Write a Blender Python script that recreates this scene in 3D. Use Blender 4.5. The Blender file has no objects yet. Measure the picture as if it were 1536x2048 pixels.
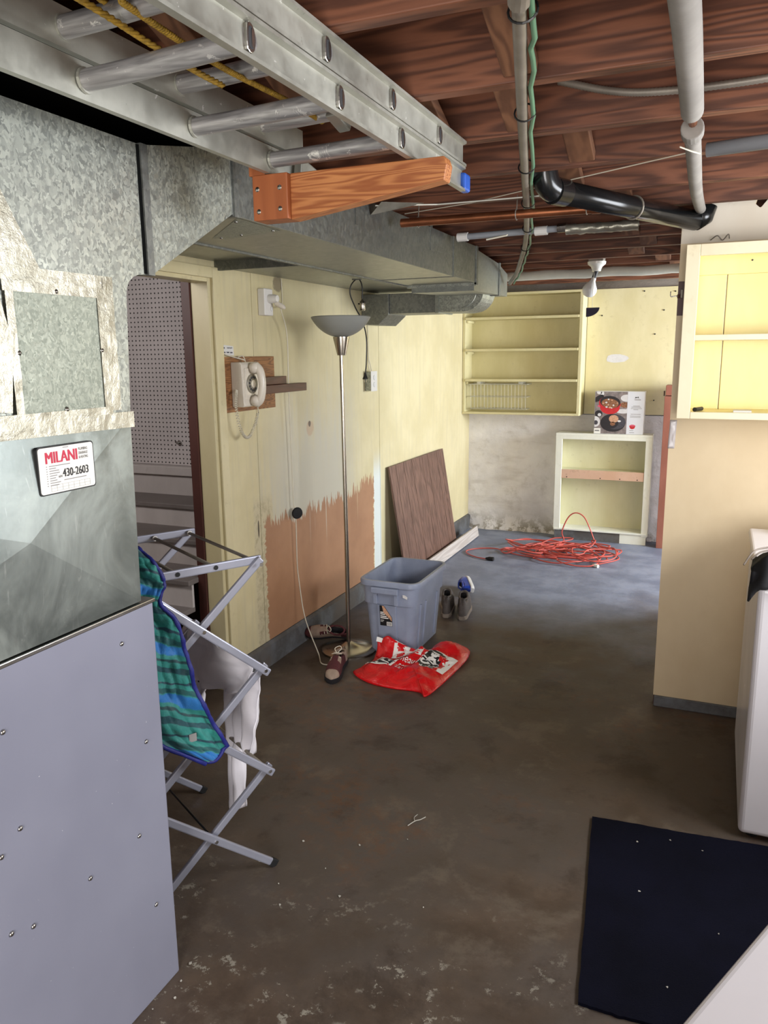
import bpy, bmesh, math, random
from mathutils import Vector, Matrix, noise as mnoise
from mathutils.bvhtree import BVHTree
RND = random.Random(11)
SC = bpy.context.scene
COL = SC.collection
PI = math.pi

# ------------------------------------------------------------------ camera
def setup_camera():
    right = Vector((0.9202731, 0.3911273, -0.0108059))
    down = Vector((0.0677020, -0.1863733, -0.9801436))
    fwd = Vector((-0.3853749, 0.9012682, -0.1979944))
    cd = bpy.data.cameras.new('camera'); co = bpy.data.objects.new('camera', cd); COL.objects.link(co)
    m = Matrix.Identity(4)
    for i in range(3):
        m[i][0] = right[i]; m[i][1] = -down[i]; m[i][2] = -fwd[i]
    m.translation = Vector((0, 0, 1.6)); co.matrix_world = m
    cd.sensor_fit = 'VERTICAL'; cd.sensor_height = 36.0; cd.lens = 1560.0/2048.0*36.0
    cd.clip_start = 0.02; cd.clip_end = 60
    SC.camera = co
setup_camera()

# ------------------------------------------------------------------ light
w = bpy.data.worlds.new('daylight'); SC.world = w; w.use_nodes = True
w.node_tree.nodes['Background'].inputs[0].default_value = (0.75, 0.86, 1.0, 1)
w.node_tree.nodes['Background'].inputs[1].default_value = 0.6
def area(name, loc, look, sx, sy, energy, col):
    d = bpy.data.lights.new(name, 'AREA'); d.shape = 'RECTANGLE'; d.size = sx; d.size_y = sy
    d.energy = energy; d.color = col
    o = bpy.data.objects.new(name, d); COL.objects.link(o); o.location = loc
    v = Vector(look) - Vector(loc)
    o.rotation_euler = v.to_track_quat('-Z', 'Y').to_euler()
    return o
# daylight entering at the three openings of the basement: the door behind the camera,
# the window above the washer and the window of the bay behind the partition
area('door_daylight', (0.06, -1.66, 1.08), (0.06, 2.0, 1.08), 1.0, 1.9, 98, (1.0, 0.97, 0.95))
area('washer_window_daylight', (1.36, 2.3, 1.63), (0.0, 2.3, 1.55), 1.5, 0.72, 64, (0.92, 0.95, 1.0))
area('bay_window_daylight', (2.26, 5.80, 1.48), (0.0, 5.80, 1.2), 1.4, 0.95, 222, (0.86, 0.93, 1.0))
area('stair_fill', (-2.95, 1.75, 2.26), (-2.95, 3.6, 1.2), 0.8, 0.8, 24, (1.0, 0.96, 0.94))  # added fill for the stairs and pegboard, no opening is built here
vs = SC.view_settings
vs.view_transform = 'Standard'; vs.look = 'None'; vs.gamma = 1.0; vs.exposure = 0.0
vs.use_curve_mapping = False

# ------------------------------------------------------------------ helpers
def S(r, g, b):
    def f(c):
        c /= 255.0
        return c/12.92 if c <= 0.04045 else ((c+0.055)/1.055)**2.4
    return (f(r), f(g), f(b), 1.0)

class NT:
    """small builder for node materials"""
    def __init__(s, name):
        s.mat = bpy.data.materials.new(name); s.mat.use_nodes = True
        s.t = s.mat.node_tree; s.b = s.t.nodes['Principled BSDF']
    def n(s, typ): return s.t.nodes.new(typ)
    def put(s, sock, v):
        if v is None: return
        if hasattr(v, 'is_linked') or isinstance(v, bpy.types.NodeSocket): s.t.links.new(v, sock)
        elif isinstance(v, (tuple, list)) and len(v) == 4 and sock.type == 'VECTOR': sock.default_value = v[:3]
        else: sock.default_value = v
    def pos(s): return s.n('ShaderNodeNewGeometry').outputs['Position']
    def obj(s): return s.n('ShaderNodeTexCoord').outputs['Object']
    def sep(s, v):
        n = s.n('ShaderNodeSeparateXYZ'); s.put(n.inputs[0], v); return n.outputs[0], n.outputs[1], n.outputs[2]
    def com(s, x, y, z):
        n = s.n('ShaderNodeCombineXYZ')
        for i, v in enumerate((x, y, z)): s.put(n.inputs[i], v)
        return n.outputs[0]
    def m(s, op, a, b=None, c=None):
        n = s.n('ShaderNodeMath'); n.operation = op
        for i, v in enumerate((a, b, c)): s.put(n.inputs[i], v)
        return n.outputs[0]
    def map(s, v, scale=(1, 1, 1), rot=(0, 0, 0), loc=(0, 0, 0)):
        n = s.n('ShaderNodeMapping'); s.put(n.inputs[0], v)
        n.inputs['Scale'].default_value = scale; n.inputs['Rotation'].default_value = rot; n.inputs['Location'].default_value = loc
        return n.outputs[0]
    def noise(s, v, scale, detail=4.0, rough=0.6, dist=0.0):
        n = s.n('ShaderNodeTexNoise'); s.put(n.inputs['Vector'], v)
        n.inputs['Scale'].default_value = scale; n.inputs['Detail'].default_value = detail
        n.inputs['Roughness'].default_value = rough; n.inputs['Distortion'].default_value = dist
        return n.outputs[0]
    def vor(s, v, scale, out='Color', feature='F1'):
        n = s.n('ShaderNodeTexVoronoi'); s.put(n.inputs['Vector'], v); n.feature = feature
        n.inputs['Scale'].default_value = scale
        return n.outputs[out]
    def wave(s, v, scale, dist=4.0, detail=2.0, dscale=1.0, typ='BANDS', dirn='X'):
        n = s.n('ShaderNodeTexWave'); s.put(n.inputs['Vector'], v); n.wave_type = typ
        if typ == 'BANDS': n.bands_direction = dirn
        else: n.rings_direction = dirn
        n.inputs['Scale'].default_value = scale; n.inputs['Distortion'].default_value = dist
        n.inputs['Detail'].default_value = detail; n.inputs['Detail Scale'].default_value = dscale
        return n.outputs['Fac']
    def ss(s, x, lo, hi, a=0.0, b=1.0):
        n = s.n('ShaderNodeMapRange'); n.interpolation_type = 'SMOOTHSTEP'; n.clamp = True
        s.put(n.inputs[0], x); s.put(n.inputs[1], lo); s.put(n.inputs[2], hi); s.put(n.inputs[3], a); s.put(n.inputs[4], b)
        return n.outputs[0]
    def mix(s, f, a, b):
        n = s.n('ShaderNodeMix'); n.data_type = 'RGBA'
        s.put(n.inputs[0], f); s.put(n.inputs[6], a); s.put(n.inputs[7], b); return n.outputs[2]
    def box(s, x, a, b, e):
        return s.m('MULTIPLY', s.ss(x, a-e, a+e), s.ss(x, b-e, b+e, 1.0, 0.0))
    def out(s, col, rough=0.6, metal=0.0, bump=None, bstr=0.2, bdist=0.01, spec=None, trans=None, sheen=None):
        s.put(s.b.inputs['Base Color'], col); s.put(s.b.inputs['Roughness'], rough); s.put(s.b.inputs['Metallic'], metal)
        if spec is not None: s.b.inputs['Specular IOR Level'].default_value = spec
        if trans is not None: s.b.inputs['Transmission Weight'].default_value = trans
        if sheen is not None: s.b.inputs['Sheen Weight'].default_value = sheen
        if bump is not None:
            n = s.n('ShaderNodeBump'); n.inputs['Strength'].default_value = bstr; n.inputs['Distance'].default_value = bdist
            s.put(n.inputs['Height'], bump); s.t.links.new(n.outputs[0], s.b.inputs['Normal'])
        return s.mat

def plain(name, col, rough=0.5, metal=0.0, var=0.12, scale=6.0, bstr=0.0, spec=None, space='obj'):
    """one colour with a little procedural wear"""
    t = NT(name); v = t.obj() if space == 'obj' else t.pos()
    f = t.noise(v, scale, 5)
    dark = tuple(c*(1-2*var) for c in col[:3])+(1,)
    c = t.mix(t.ss(f, 0.3, 0.7), dark, col)
    r = t.m('MULTIPLY_ADD', f, 0.15, rough-0.075)
    return t.out(c, r, metal, f if bstr else None, bstr, 0.004, spec)

# ---- materials
MT = {}
def mk_floor():
    t = NT('worn_painted_concrete'); p = t.pos(); x, y, z = t.sep(p)
    n1 = t.noise(p, 1.1, 6, 0.62); n2 = t.noise(p, 4.5, 8, 0.7); n3 = t.noise(p, 19, 8, 0.75); n4 = t.noise(p, 60, 4, 0.7)
    brown = t.mix(t.ss(n2, 0.38, 0.66), S(78, 64, 52), S(98, 82, 67))
    brown = t.mix(t.ss(n1, 0.36, 0.6), brown, S(86, 78, 71))
    rust = t.mix(t.m('MULTIPLY', t.ss(n1, 0.5, 0.66), t.ss(n3, 0.4, 0.6)), brown, S(104, 76, 56))
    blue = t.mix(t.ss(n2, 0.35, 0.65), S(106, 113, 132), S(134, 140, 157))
    n5 = t.noise(p, 2.3, 9, 0.72, 0.15)
    rust = t.mix(t.m('MULTIPLY', t.ss(n5, 0.52, 0.64), 0.6), rust, S(58, 47, 39))
    rust = t.mix(t.m('MULTIPLY', t.ss(n5, 0.47, 0.36), 0.55), rust, S(112, 100, 86))
    fb = t.ss(t.m('ADD', y, t.m('MULTIPLY', t.m('SUBTRACT', n1, 0.5), 3.2)), 3.7, 5.3)  # far floor: blue-grey paint, with bay window light mixed into the tone
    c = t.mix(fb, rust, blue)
    near = t.ss(t.m('ADD', y, t.m('MULTIPLY', n1, 0.5)), 1.85, 2.25, 1.0, 0.0)
    fl = t.m('MULTIPLY', t.m('MULTIPLY', t.ss(n3, 0.56, 0.585), t.ss(n2, 0.48, 0.58)), near)
    c = t.mix(t.m('MULTIPLY', fl, 0.75), c, S(165, 160, 145))
    c = t.mix(t.m('MULTIPLY', t.ss(n4, 0.62, 0.75), 0.4), c, S(46, 38, 32))
    r = t.ss(n2, 0.2, 0.8, 0.42, 0.68)
    return t.out(c, r, 0, t.m('ADD', n3, t.m('MULTIPLY', n4, 0.4)), 0.25, 0.006, 0.4)
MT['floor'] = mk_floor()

def mk_leftwall():
    t = NT('patchy_yellow_wall_paint'); p = t.pos(); x, y, z = t.sep(p)
    st = t.noise(t.map(p, (1, 26, 2.0)), 1.0, 5, 0.6); n2 = t.noise(p, 3.2, 5, 0.6); n3 = t.noise(p, 28, 5, 0.7)
    c = t.mix(t.ss(n2, 0.3, 0.7), S(208, 195, 152), S(220, 208, 168))
    c = t.mix(t.m('MULTIPLY', t.ss(st, 0.45, 0.75), 0.5), c, S(198, 187, 154))
    # faded, primed zone above the bare patch
    zz = t.m('ADD', z, t.m('MULTIPLY', t.m('SUBTRACT', st, 0.5), 0.9))
    pr = t.m('MULTIPLY', t.box(t.m('ADD', y, t.m('MULTIPLY', t.m('SUBTRACT', st, 0.5), 0.5)), 3.42, 4.4, 0.2), t.ss(zz, 0.95, 1.6, 1.0, 0.0))
    c = t.mix(t.m('MULTIPLY', pr, 0.85), c, S(200, 196, 182))
    gr = t.m('MULTIPLY', t.box(t.m('ADD', y, t.m('MULTIPLY', st, 0.3)), 3.62, 4.1, 0.16), t.ss(z, 1.25, 1.8))  # greyer yellow right of the outlet: shadow put into the wall colour
    c = t.mix(t.m('MULTIPLY', gr, 0.55), c, S(168, 158, 122))
    # pale strip right of the patch and the scraped edge left of it
    wh = t.m('MULTIPLY', t.box(y, 4.74, 4.86, 0.006), t.ss(z, 0.75, 1.0, 1.0, 0.0))
    c = t.mix(wh, c, S(222, 228, 224))
    scr = t.m('MULTIPLY', t.box(t.m('ADD', y, t.m('MULTIPLY', n3, 0.03)), 3.27, 3.45, 0.01), t.ss(z, 0.86, 0.92, 1.0, 0.0))
    c = t.mix(scr, c, t.mix(t.ss(n3, 0.4, 0.7), S(206, 194, 160), S(178, 166, 132)))
    # bare peach board
    edge = t.m('ADD', 0.70, t.m('MULTIPLY', t.ss(t.noise(t.map(p, (1, 34, 0.6)), 1.0, 3, 0.7), 0.3, 0.7), 0.10))
    tilt = t.ss(y, 4.25, 4.8, 0.0, 0.05)
    top = t.ss(z, t.m('ADD', t.m('ADD', edge, tilt), -0.006), t.m('ADD', t.m('ADD', edge, tilt), 0.006), 1.0, 0.0)
    yy = t.m('ADD', y, t.m('MULTIPLY', t.m('SUBTRACT', t.noise(t.map(p, (1, 1, 9)), 3.0, 6, 0.7), 0.5), 0.10))
    pe = t.m('MULTIPLY', top, t.box(yy, 3.355, 4.735, 0.004))
    drip = t.m('MULTIPLY', t.ss(t.noise(t.map(p, (1, 60, 0.9)), 1.0, 1, 0.4), 0.72, 0.74), t.ss(z, 0.45, 0.72))
    pe = t.m('MULTIPLY', pe, t.m('SUBTRACT', 1.0, drip))
    peach = t.mix(t.ss(n2, 0.3, 0.7), S(166, 122, 90), S(180, 136, 102))
    c = t.mix(pe, c, peach)
    # torn spots and dirt
    def spot(cy, cz, ry, rz):
        d = t.m('SQRT', t.m('ADD', t.m('POWER', t.m('DIVIDE', t.m('SUBTRACT', y, cy), ry), 2.0), t.m('POWER', t.m('DIVIDE', t.m('SUBTRACT', z, cz), rz), 2.0)))
        return t.ss(t.m('ADD', d, t.m('MULTIPLY', t.m('SUBTRACT', n3, 0.5), 0.9)), 0.75, 1.0, 1.0, 0.0)
    c = t.mix(t.m('MULTIPLY', spot(3.87, 1.20, 0.05, 0.045), 0.7), c, S(196, 168, 140))
    c = t.mix(spot(3.865, 1.225, 0.016, 0.02), c, S(110, 96, 84))
    c = t.mix(t.m('MULTIPLY', spot(3.57, 1.955, 0.05, 0.045), 0.75), c, S(112, 98, 78))
    c = t.mix(t.m('MULTIPLY', spot(3.295, 0.74, 0.008, 0.05), 0.9), c, S(60, 48, 38))
    c = t.mix(t.m('MULTIPLY', t.m('MULTIPLY', t.ss(n3, 0.6, 0.75), t.ss(z, 0.5, 0.1)), 0.3), c, S(110, 96, 76))
    return t.out(c, 0.55, 0, t.m('ADD', st, n3), 0.10, 0.004)
MT['leftwall'] = mk_leftwall()

def mk_concrete():
    t = NT('whitewashed_concrete'); p = t.pos(); x, y, z = t.sep(p)
    n1 = t.noise(p, 1.8, 6, 0.65); n2 = t.noise(p, 9, 8, 0.7); n3 = t.noise(t.map(p, (1, 1, 5)), 2.0, 4, 0.6)
    c = t.mix(t.ss(n1, 0.35, 0.65), S(220, 216, 216), S(240, 237, 237))
    c = t.mix(t.m('MULTIPLY', t.ss(n2, 0.52, 0.72), 0.35), c, S(176, 168, 160))
    c = t.mix(t.m('MULTIPLY', t.ss(n3, 0.5, 0.7), 0.3), c, S(176, 166, 156))
    low = t.ss(t.m('ADD', z, t.m('MULTIPLY', t.m('SUBTRACT', n2, 0.5), 0.5)), 0.02, 0.22, 1.0, 0.0)
    c = t.mix(t.m('MULTIPLY', low, t.ss(n2, 0.46, 0.6)), c, S(122, 112, 92))
    return t.out(c, 0.85, 0, t.m('ADD', n2, n1), 0.5, 0.02)
MT['concrete'] = mk_concrete()

def mk_curb():
    t = NT('grey_painted_concrete_curb'); p = t.pos(); n2 = t.noise(p, 6, 8, 0.7); n1 = t.noise(p, 2, 4)
    c = t.mix(t.ss(n2, 0.4, 0.65), S(84, 82, 80), S(108, 110, 113))
    c = t.mix(t.ss(n1, 0.5, 0.7), c, S(96, 88, 80))
    return t.out(c, 0.6, 0, n2, 0.3, 0.01)
MT['curb'] = mk_curb()

def mk_paint(name, a, b, dirt=None, rough=0.5, stretch=(3, 3, 1.2)):
    t = NT(name); p = t.pos(); n1 = t.noise(t.map(p, stretch), 1.6, 6, 0.62); n2 = t.noise(p, 22, 5, 0.7)
    c = t.mix(t.ss(n1, 0.32, 0.68), a, b)
    if dirt: c = t.mix(t.m('MULTIPLY', t.m('MULTIPLY', t.ss(n2, 0.55, 0.75), t.ss(n1, 0.45, 0.6)), 0.5), c, dirt)
    return t.out(c, t.m('MULTIPLY_ADD', n1, 0.2, rough-0.1), 0, n2, 0.07, 0.003)
MT['yellow'] = mk_paint('cream_yellow_paint', S(212, 201, 156), S(222, 212, 172), S(176, 162, 118))
MT['yellow_trim'] = mk_paint('cream_trim_paint', S(206, 193, 150), S(216, 204, 164), S(164, 148, 112), 0.4)
MT['yellow_shelf'] = mk_paint('old_yellow_shelf_paint', S(208, 198, 150), S(218, 209, 166), S(170, 160, 116), 0.45)
MT['pale_cab'] = mk_paint('pale_green_cream_paint', S(228, 229, 216), S(238, 239, 228), S(190, 188, 166), 0.5)
MT['pale_in'] = mk_paint('pale_yellow_lining', S(216, 212, 172), S(224, 220, 186), S(184, 178, 138), 0.55)
MT['bright_yellow'] = mk_paint('lemon_cupboard_paint', S(226, 210, 140), S(231, 217, 154), None, 0.4)
MT['cup_frame'] = mk_paint('ivory_cupboard_paint', S(222, 208, 172), S(229, 217, 184), S(194, 178, 136), 0.4)
MT['beige'] = mk_paint('beige_plywood_paint', S(212, 190, 152), S(224, 204, 168), None, 0.5, (1.2, 3, 0.8))
MT['white_top'] = mk_paint('offwhite_upper_paint', S(222, 210, 190), S(228, 218, 200), S(170, 150, 120), 0.55)
MT['grey_stair'] = mk_paint('grey_stair_paint', S(186, 178, 174), S(200, 192, 188), S(140, 130, 126), 0.5)
MT['stair_tread'] = mk_paint('dark_stair_tread_paint', S(110, 102, 98), S(124, 116, 112), S(84, 76, 72), 0.5)
MT['stair_dark'] = mk_paint('brown_stairwell_wall', S(104, 88, 80), S(116, 98, 90), None, 0.6)
MT['oxblood'] = mk_paint('oxblood_stud', S(72, 40, 34), S(88, 48, 40), None, 0.5)
MT['peach_strip'] = mk_paint('bare_peach_board', S(206, 166, 138), S(216, 180, 156), S(150, 112, 90), 0.6)
MT['shade_black'] = plain('flat_shade_black', S(14, 15, 15), 0.9, spec=0.1)  # flat black standing in for shade on the ceiling sheet and plenum seam

def mk_peg():
    t = NT('grey_pegboard'); v = t.obj(); x, y, z = t.sep(v)
    gx = t.m('SUBTRACT', t.m('FRACT', t.m('DIVIDE', x, 0.0254)), 0.5); gz = t.m('SUBTRACT', t.m('FRACT', t.m('DIVIDE', z, 0.0254)), 0.5)
    gz2 = gz
    d = t.m('SQRT', t.m('ADD', t.m('POWER', gx, 2.0), t.m('POWER', gz2, 2.0)))
    h = t.ss(d, 0.14, 0.19, 1.0, 0.0)
    n = t.noise(v, 4, 4)
    c = t.mix(t.ss(n, 0.3, 0.7), S(190, 182, 180), S(202, 194, 192))
    return t.out(t.mix(h, c, S(18, 14, 14)), 0.55, 0, t.m('MULTIPLY', h, -1.0), 0.6, 0.003)
MT['peg'] = mk_peg()

def mk_galv(name, a, b, scale=70, rough=0.36, str_=1.0, metal=0.85):
    t = NT(name); v = t.map(t.pos(), (1, 1, 0.8)); n1 = t.noise(v, 2.2, 4, 0.6)
    d = t.n('ShaderNodeVectorMath'); d.operation = 'ADD'
    nn = t.n('ShaderNodeTexNoise'); t.put(nn.inputs['Vector'], v); nn.inputs['Scale'].default_value = 55; nn.inputs['Detail'].default_value = 3
    sc = t.n('ShaderNodeVectorMath'); sc.operation = 'SCALE'; t.put(sc.inputs[0], nn.outputs['Color']); sc.inputs['Scale'].default_value = 0.034
    t.put(d.inputs[0], v); t.put(d.inputs[1], sc.outputs[0])
    vc = t.vor(d.outputs[0], scale, 'Color'); r, g, bl = t.sep(vc)
    f = t.m('MULTIPLY_ADD', t.m('SUBTRACT', r, 0.5), str_, 0.5)
    c = t.mix(f, a, b)
    c = t.mix(t.m('MULTIPLY', t.ss(n1, 0.4, 0.7), 0.35), c, tuple(x*0.72 for x in a[:3])+(1,))
    ro = t.m('MULTIPLY_ADD', g, 0.16*str_, rough)
    return t.out(c, ro, metal, t.m('ADD', bl, t.m('MULTIPLY', n1, 2.0)), 0.10*str_, 0.004)
MT['galv'] = mk_galv('spangled_galvanised_steel', S(136, 139, 133), S(188, 191, 180), 150, 0.42)
MT['galv_fine'] = mk_galv('fine_galvanised_steel', S(150, 154, 150), S(176, 180, 172), 120, 0.34, 0.6)
MT['galv_dark'] = mk_galv('dull_galvanised_duct', S(112, 114, 112), S(142, 144, 138), 90, 0.42, 0.8)
MT['galv_bottom'] = mk_galv('smooth_duct_steel', S(140, 142, 136), S(160, 162, 152), 40, 0.36, 0.35)
MT['galv_hatch'] = mk_galv('stippled_access_panel', S(132, 138, 126), S(172, 176, 162), 210, 0.46, 0.9, 0.6)

def mk_scuffed():
    t = NT('scuffed_galvanised_plenum'); v = t.pos()
    n1 = t.noise(v, 3.2, 6, 0.65, 0.8); n2 = t.noise(v, 26, 6, 0.7); n3 = t.noise(t.map(v, (1, 40, 6), (0.6, 0, 0)), 1.5, 3, 0.6, 1.2)
    c = t.mix(t.ss(n1, 0.35, 0.65), S(124, 131, 128), S(166, 173, 168))
    c = t.mix(t.m('MULTIPLY', t.ss(n3, 0.6, 0.78), 0.35), c, S(200, 204, 200))
    c = t.mix(t.m('MULTIPLY', t.ss(n2, 0.62, 0.75), 0.25), c, S(210, 212, 206))
    return t.out(c, t.ss(n1, 0.3, 0.7, 0.32, 0.52), 0.75, n2, 0.08, 0.003)
MT['scuffed'] = mk_scuffed()

def mk_furn():
    t = NT('grey_enamelled_furnace_panel'); v = t.pos(); n2 = t.noise(v, 90, 3, 0.7); n1 = t.noise(v, 2, 3)
    c = t.mix(t.ss(n1, 0.3, 0.7), S(148, 150, 168), S(158, 160, 178))
    c = t.mix(t.ss(n2, 0.735, 0.76), c, S(225, 225, 228))
    return t.out(c, 0.36, 0.25, n2, 0.02, 0.002)
MT['furnace'] = mk_furn()
def mk_foil():
    t = NT('crinkled_foil_tape'); v = t.pos(); n = t.noise(v, 60, 5, 0.7, 0.5); n2 = t.noise(v, 12, 3)
    c = t.mix(t.ss(n2, 0.3, 0.7), S(158, 154, 138), S(192, 189, 174))
    return t.out(c, 0.36, 0.75, n, 0.4, 0.004)
MT['foil'] = mk_foil()
def mk_alu():
    t = NT('oxidised_aluminium'); v = t.pos(); n = t.noise(v, 5, 6, 0.7); n2 = t.noise(v, 34, 6, 0.7)
    c = t.mix(t.ss(n, 0.3, 0.7), S(168, 168, 158), S(192, 192, 182))
    c = t.mix(t.ss(n2, 0.66, 0.68), c, S(228, 228, 222))
    c = t.mix(t.m('MULTIPLY', t.ss(n2, 0.28, 0.36, 1.0, 0.0), 0.5), c, S(120, 112, 100))
    return t.out(c, t.ss(n, 0.3, 0.7, 0.36, 0.55), 0.72, n2, 0.05, 0.003)
MT['alu'] = mk_alu()
def mk_alu2():
    t = NT('paint_spattered_rung_aluminium'); v = t.pos(); n = t.noise(v, 9, 5, 0.7); n2 = t.noise(v, 22, 5, 0.75, 0.6)
    st = t.noise(t.map(v, (1, 60, 60)), 2, 2)
    c = t.mix(t.ss(st, 0.35, 0.65), S(150, 148, 148), S(186, 184, 184))
    c = t.mix(t.ss(n2, 0.6, 0.64), c, S(224, 222, 218))
    return t.out(c, 0.42, 0.6, st, 0.15, 0.002)
MT['rung'] = mk_alu2()

def mk_wood(name, dark, light, axis='X', scale=5.0, rough=0.6, space='pos', contrast=1.0, ring=9.0):
    t = NT(name); v = t.pos() if space == 'pos' else t.obj()
    sc = {'X': (0.35, 4, 4), 'Y': (4, 0.35, 4), 'Z': (4, 4, 0.35)}[axis]
    vm = t.map(v, sc)
    n1 = t.noise(vm, scale*0.35, 3, 0.5); 
    ph = t.m('MULTIPLY', n1, ring*contrast)
    rings = t.m('ABSOLUTE', t.m('SUBTRACT', t.m('FRACT', ph), 0.5))
    fine = t.noise(t.map(v, tuple(a*6 for a in sc)), scale, 4, 0.7)
    f = t.m('ADD', t.m('MULTIPLY', t.ss(rings, 0.05, 0.45), 0.6), t.m('MULTIPLY', fine, 0.4))
    c = t.mix(f, dark, light)
    big = t.noise(v, 1.3, 3)
    c = t.mix(t.m('MULTIPLY', t.ss(big, 0.45, 0.7), 0.4), c, dark)
    return t.out(c, rough, 0, f, 0.12, 0.004)
MT['joist'] = mk_wood('old_fir_joist', S(66, 36, 24), S(140, 88, 62), 'X', 6.0, 0.6, 'pos', 1.0, 14.0)
MT['block'] = mk_wood('old_fir_block', S(88, 56, 38), S(136, 94, 66), 'Y', 5.0, 0.65)
MT['subfloor'] = mk_wood('old_subfloor', S(70, 40, 28), S(112, 68, 48), 'Y', 4.0, 0.7)
MT['ply_orange'] = mk_wood('orange_fir_plywood', S(140, 72, 34), S(214, 146, 88), 'X', 9.0, 0.5, 'pos', 1.6, 16)
MT['ply_hanger'] = mk_wood('orange_fir_hanger', S(150, 82, 44), S(178, 104, 60), 'Z', 6.0, 0.5)
MT['ply_phone'] = mk_wood('brown_plywood', S(96, 58, 30), S(168, 116, 70), 'Y', 12.0, 0.5, 'pos', 1.6, 14)
MT['walnut'] = mk_wood('walnut_panelling', S(86, 62, 53), S(134, 102, 88), 'Z', 8.0, 0.45, 'pos', 1.0, 8)
MT['dark_shelf'] = mk_wood('dark_stained_wood', S(62, 34, 26), S(92, 54, 40), 'Y', 6.0, 0.4)
MT['pine'] = mk_wood('grey_weathered_pine', S(176, 164, 156), S(206, 198, 192), 'Y', 6.0, 0.6)
MT['redwood'] = mk_paint('red_brown_stain', S(138, 84, 68), S(156, 98, 82), None, 0.55)

MT['white_pl'] = plain('white_plastic', S(226, 222, 216), 0.4, var=0.03)
MT['phone'] = plain('ivory_phone_plastic', S(222, 212, 196), 0.28, var=0.03)
MT['phone_dial'] = plain('grey_phone_dial', S(150, 142, 124), 0.35, var=0.1, scale=20)
MT['black'] = plain('black_plastic', S(18, 18, 19), 0.4)
MT['rubber'] = plain('black_rubber', S(16, 16, 17), 0.75)
MT['abs'] = plain('glossy_black_abs', S(24, 25, 26), 0.22, var=0.1)
MT['dusty'] = plain('dust_film', S(120, 100, 82), 0.8)
MT['steel'] = plain('bright_steel', S(190, 188, 184), 0.25, 1.0, 0.06)
MT['nickel'] = plain('brushed_nickel', S(176, 168, 156), 0.24, 1.0, 0.05, 3)
MT['frost'] = plain('frosted_glass', S(140, 141, 135), 0.45, var=0.02)
MT['cord_w'] = plain('ivory_cord', S(220, 212, 192), 0.5, var=0.04)
MT['cord_r'] = plain('red_orange_cable', S(196, 84, 74), 0.4, var=0.05)
MT['green'] = plain('green_cable', S(96, 142, 110), 0.45, var=0.06)
MT['conduit'] = plain('weathered_conduit', S(146, 138, 126), 0.5, 0.4, 0.15, 9, space='pos')
MT['foam'] = plain('grey_pipe_foam', S(154, 149, 142), 0.85, 0, 0.12, 8, 0.3, space='pos')
MT['copper'] = plain('tarnished_copper', S(172, 108, 74), 0.36, 0.85, 0.2, 8, space='pos')
MT['pvc'] = plain('grey_blue_pipe', S(150, 153, 158), 0.42, 0, 0.08, 5, space='pos')
MT['foilduct'] = MT['foil']
MT['white_pipe'] = plain('white_painted_pipe', S(206, 206, 196), 0.6, 0, 0.08, 5, space='pos')
MT['porcelain'] = plain('white_porcelain', S(226, 224, 216), 0.25, var=0.02)
MT['bulb'] = plain('white_bulb_glass', S(226, 224, 220), 0.3, var=0.02)
MT['navy_tag'] = plain('navy_tag', S(52, 42, 78), 0.6)
MT['enamel'] = plain('white_enamel', S(240, 237, 241), 0.25, 0, 0.015, 3)
MT['seal'] = plain('dark_grey_seal', S(52, 52, 56), 0.6)
MT['tape_clear'] = plain('glossy_packing_tape', S(196, 188, 186), 0.2, 0, 0.04)
MT['blue_cap'] = plain('blue_end_cap', S(40, 92, 190), 0.4)
MT['rack'] = plain('silver_rack_tube', S(166, 168, 182), 0.34, 0.45, 0.05, 6)
MT['rope'] = plain('yellow_nylon_rope', S(186, 148, 52), 0.6, 0, 0.25, 80, space='pos')
MT['wire'] = plain('galvanised_wire', S(206, 204, 192), 0.4, 0.3)
MT['paper'] = plain('white_paper', S(220, 218, 214), 0.7, 0, 0.02)
MT['ink'] = plain('blue_black_ink', S(54, 58, 84), 0.6)
MT['print_black'] = plain('black_print', S(24, 24, 26), 0.5)
MT['print_red'] = plain('crimson_print', S(212, 38, 74), 0.5)
MT['print_grey'] = plain('grey_print', S(150, 148, 146), 0.6)
MT['sticker'] = plain('white_vinyl_sticker', S(240, 238, 232), 0.45, 0, 0.01)
MT['card'] = plain('white_carton', S(226, 228, 236), 0.5, 0, 0.02)
MT['card_side'] = plain('carton_side', S(150, 146, 140), 0.6, 0, 0.04)
MT['p_wood'] = plain('printed_grey_boards', S(150, 138, 136), 0.5, 0, 0.25, 30)
MT['p_red'] = plain('printed_red_pot', S(206, 40, 46), 0.45, 0, 0.1, 30)
MT['p_dark'] = plain('printed_dark_iron', S(40, 36, 40), 0.45, 0, 0.1, 30)
MT['p_pan'] = plain('printed_grey_pan', S(74, 72, 80), 0.45, 0, 0.15, 60)
MT['p_food'] = plain('printed_stew', S(176, 120, 84), 0.5, 0, 0.4, 120)
MT['p_steak'] = plain('printed_steak', S(222, 172, 138), 0.5, 0, 0.2, 120)
MT['p_white'] = plain('printed_white_plate', S(222, 220, 222), 0.5, 0, 0.05, 40)
MT['p_pink'] = plain('printed_pink_rim', S(222, 96, 124), 0.5, 0, 0.05, 40)

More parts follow.
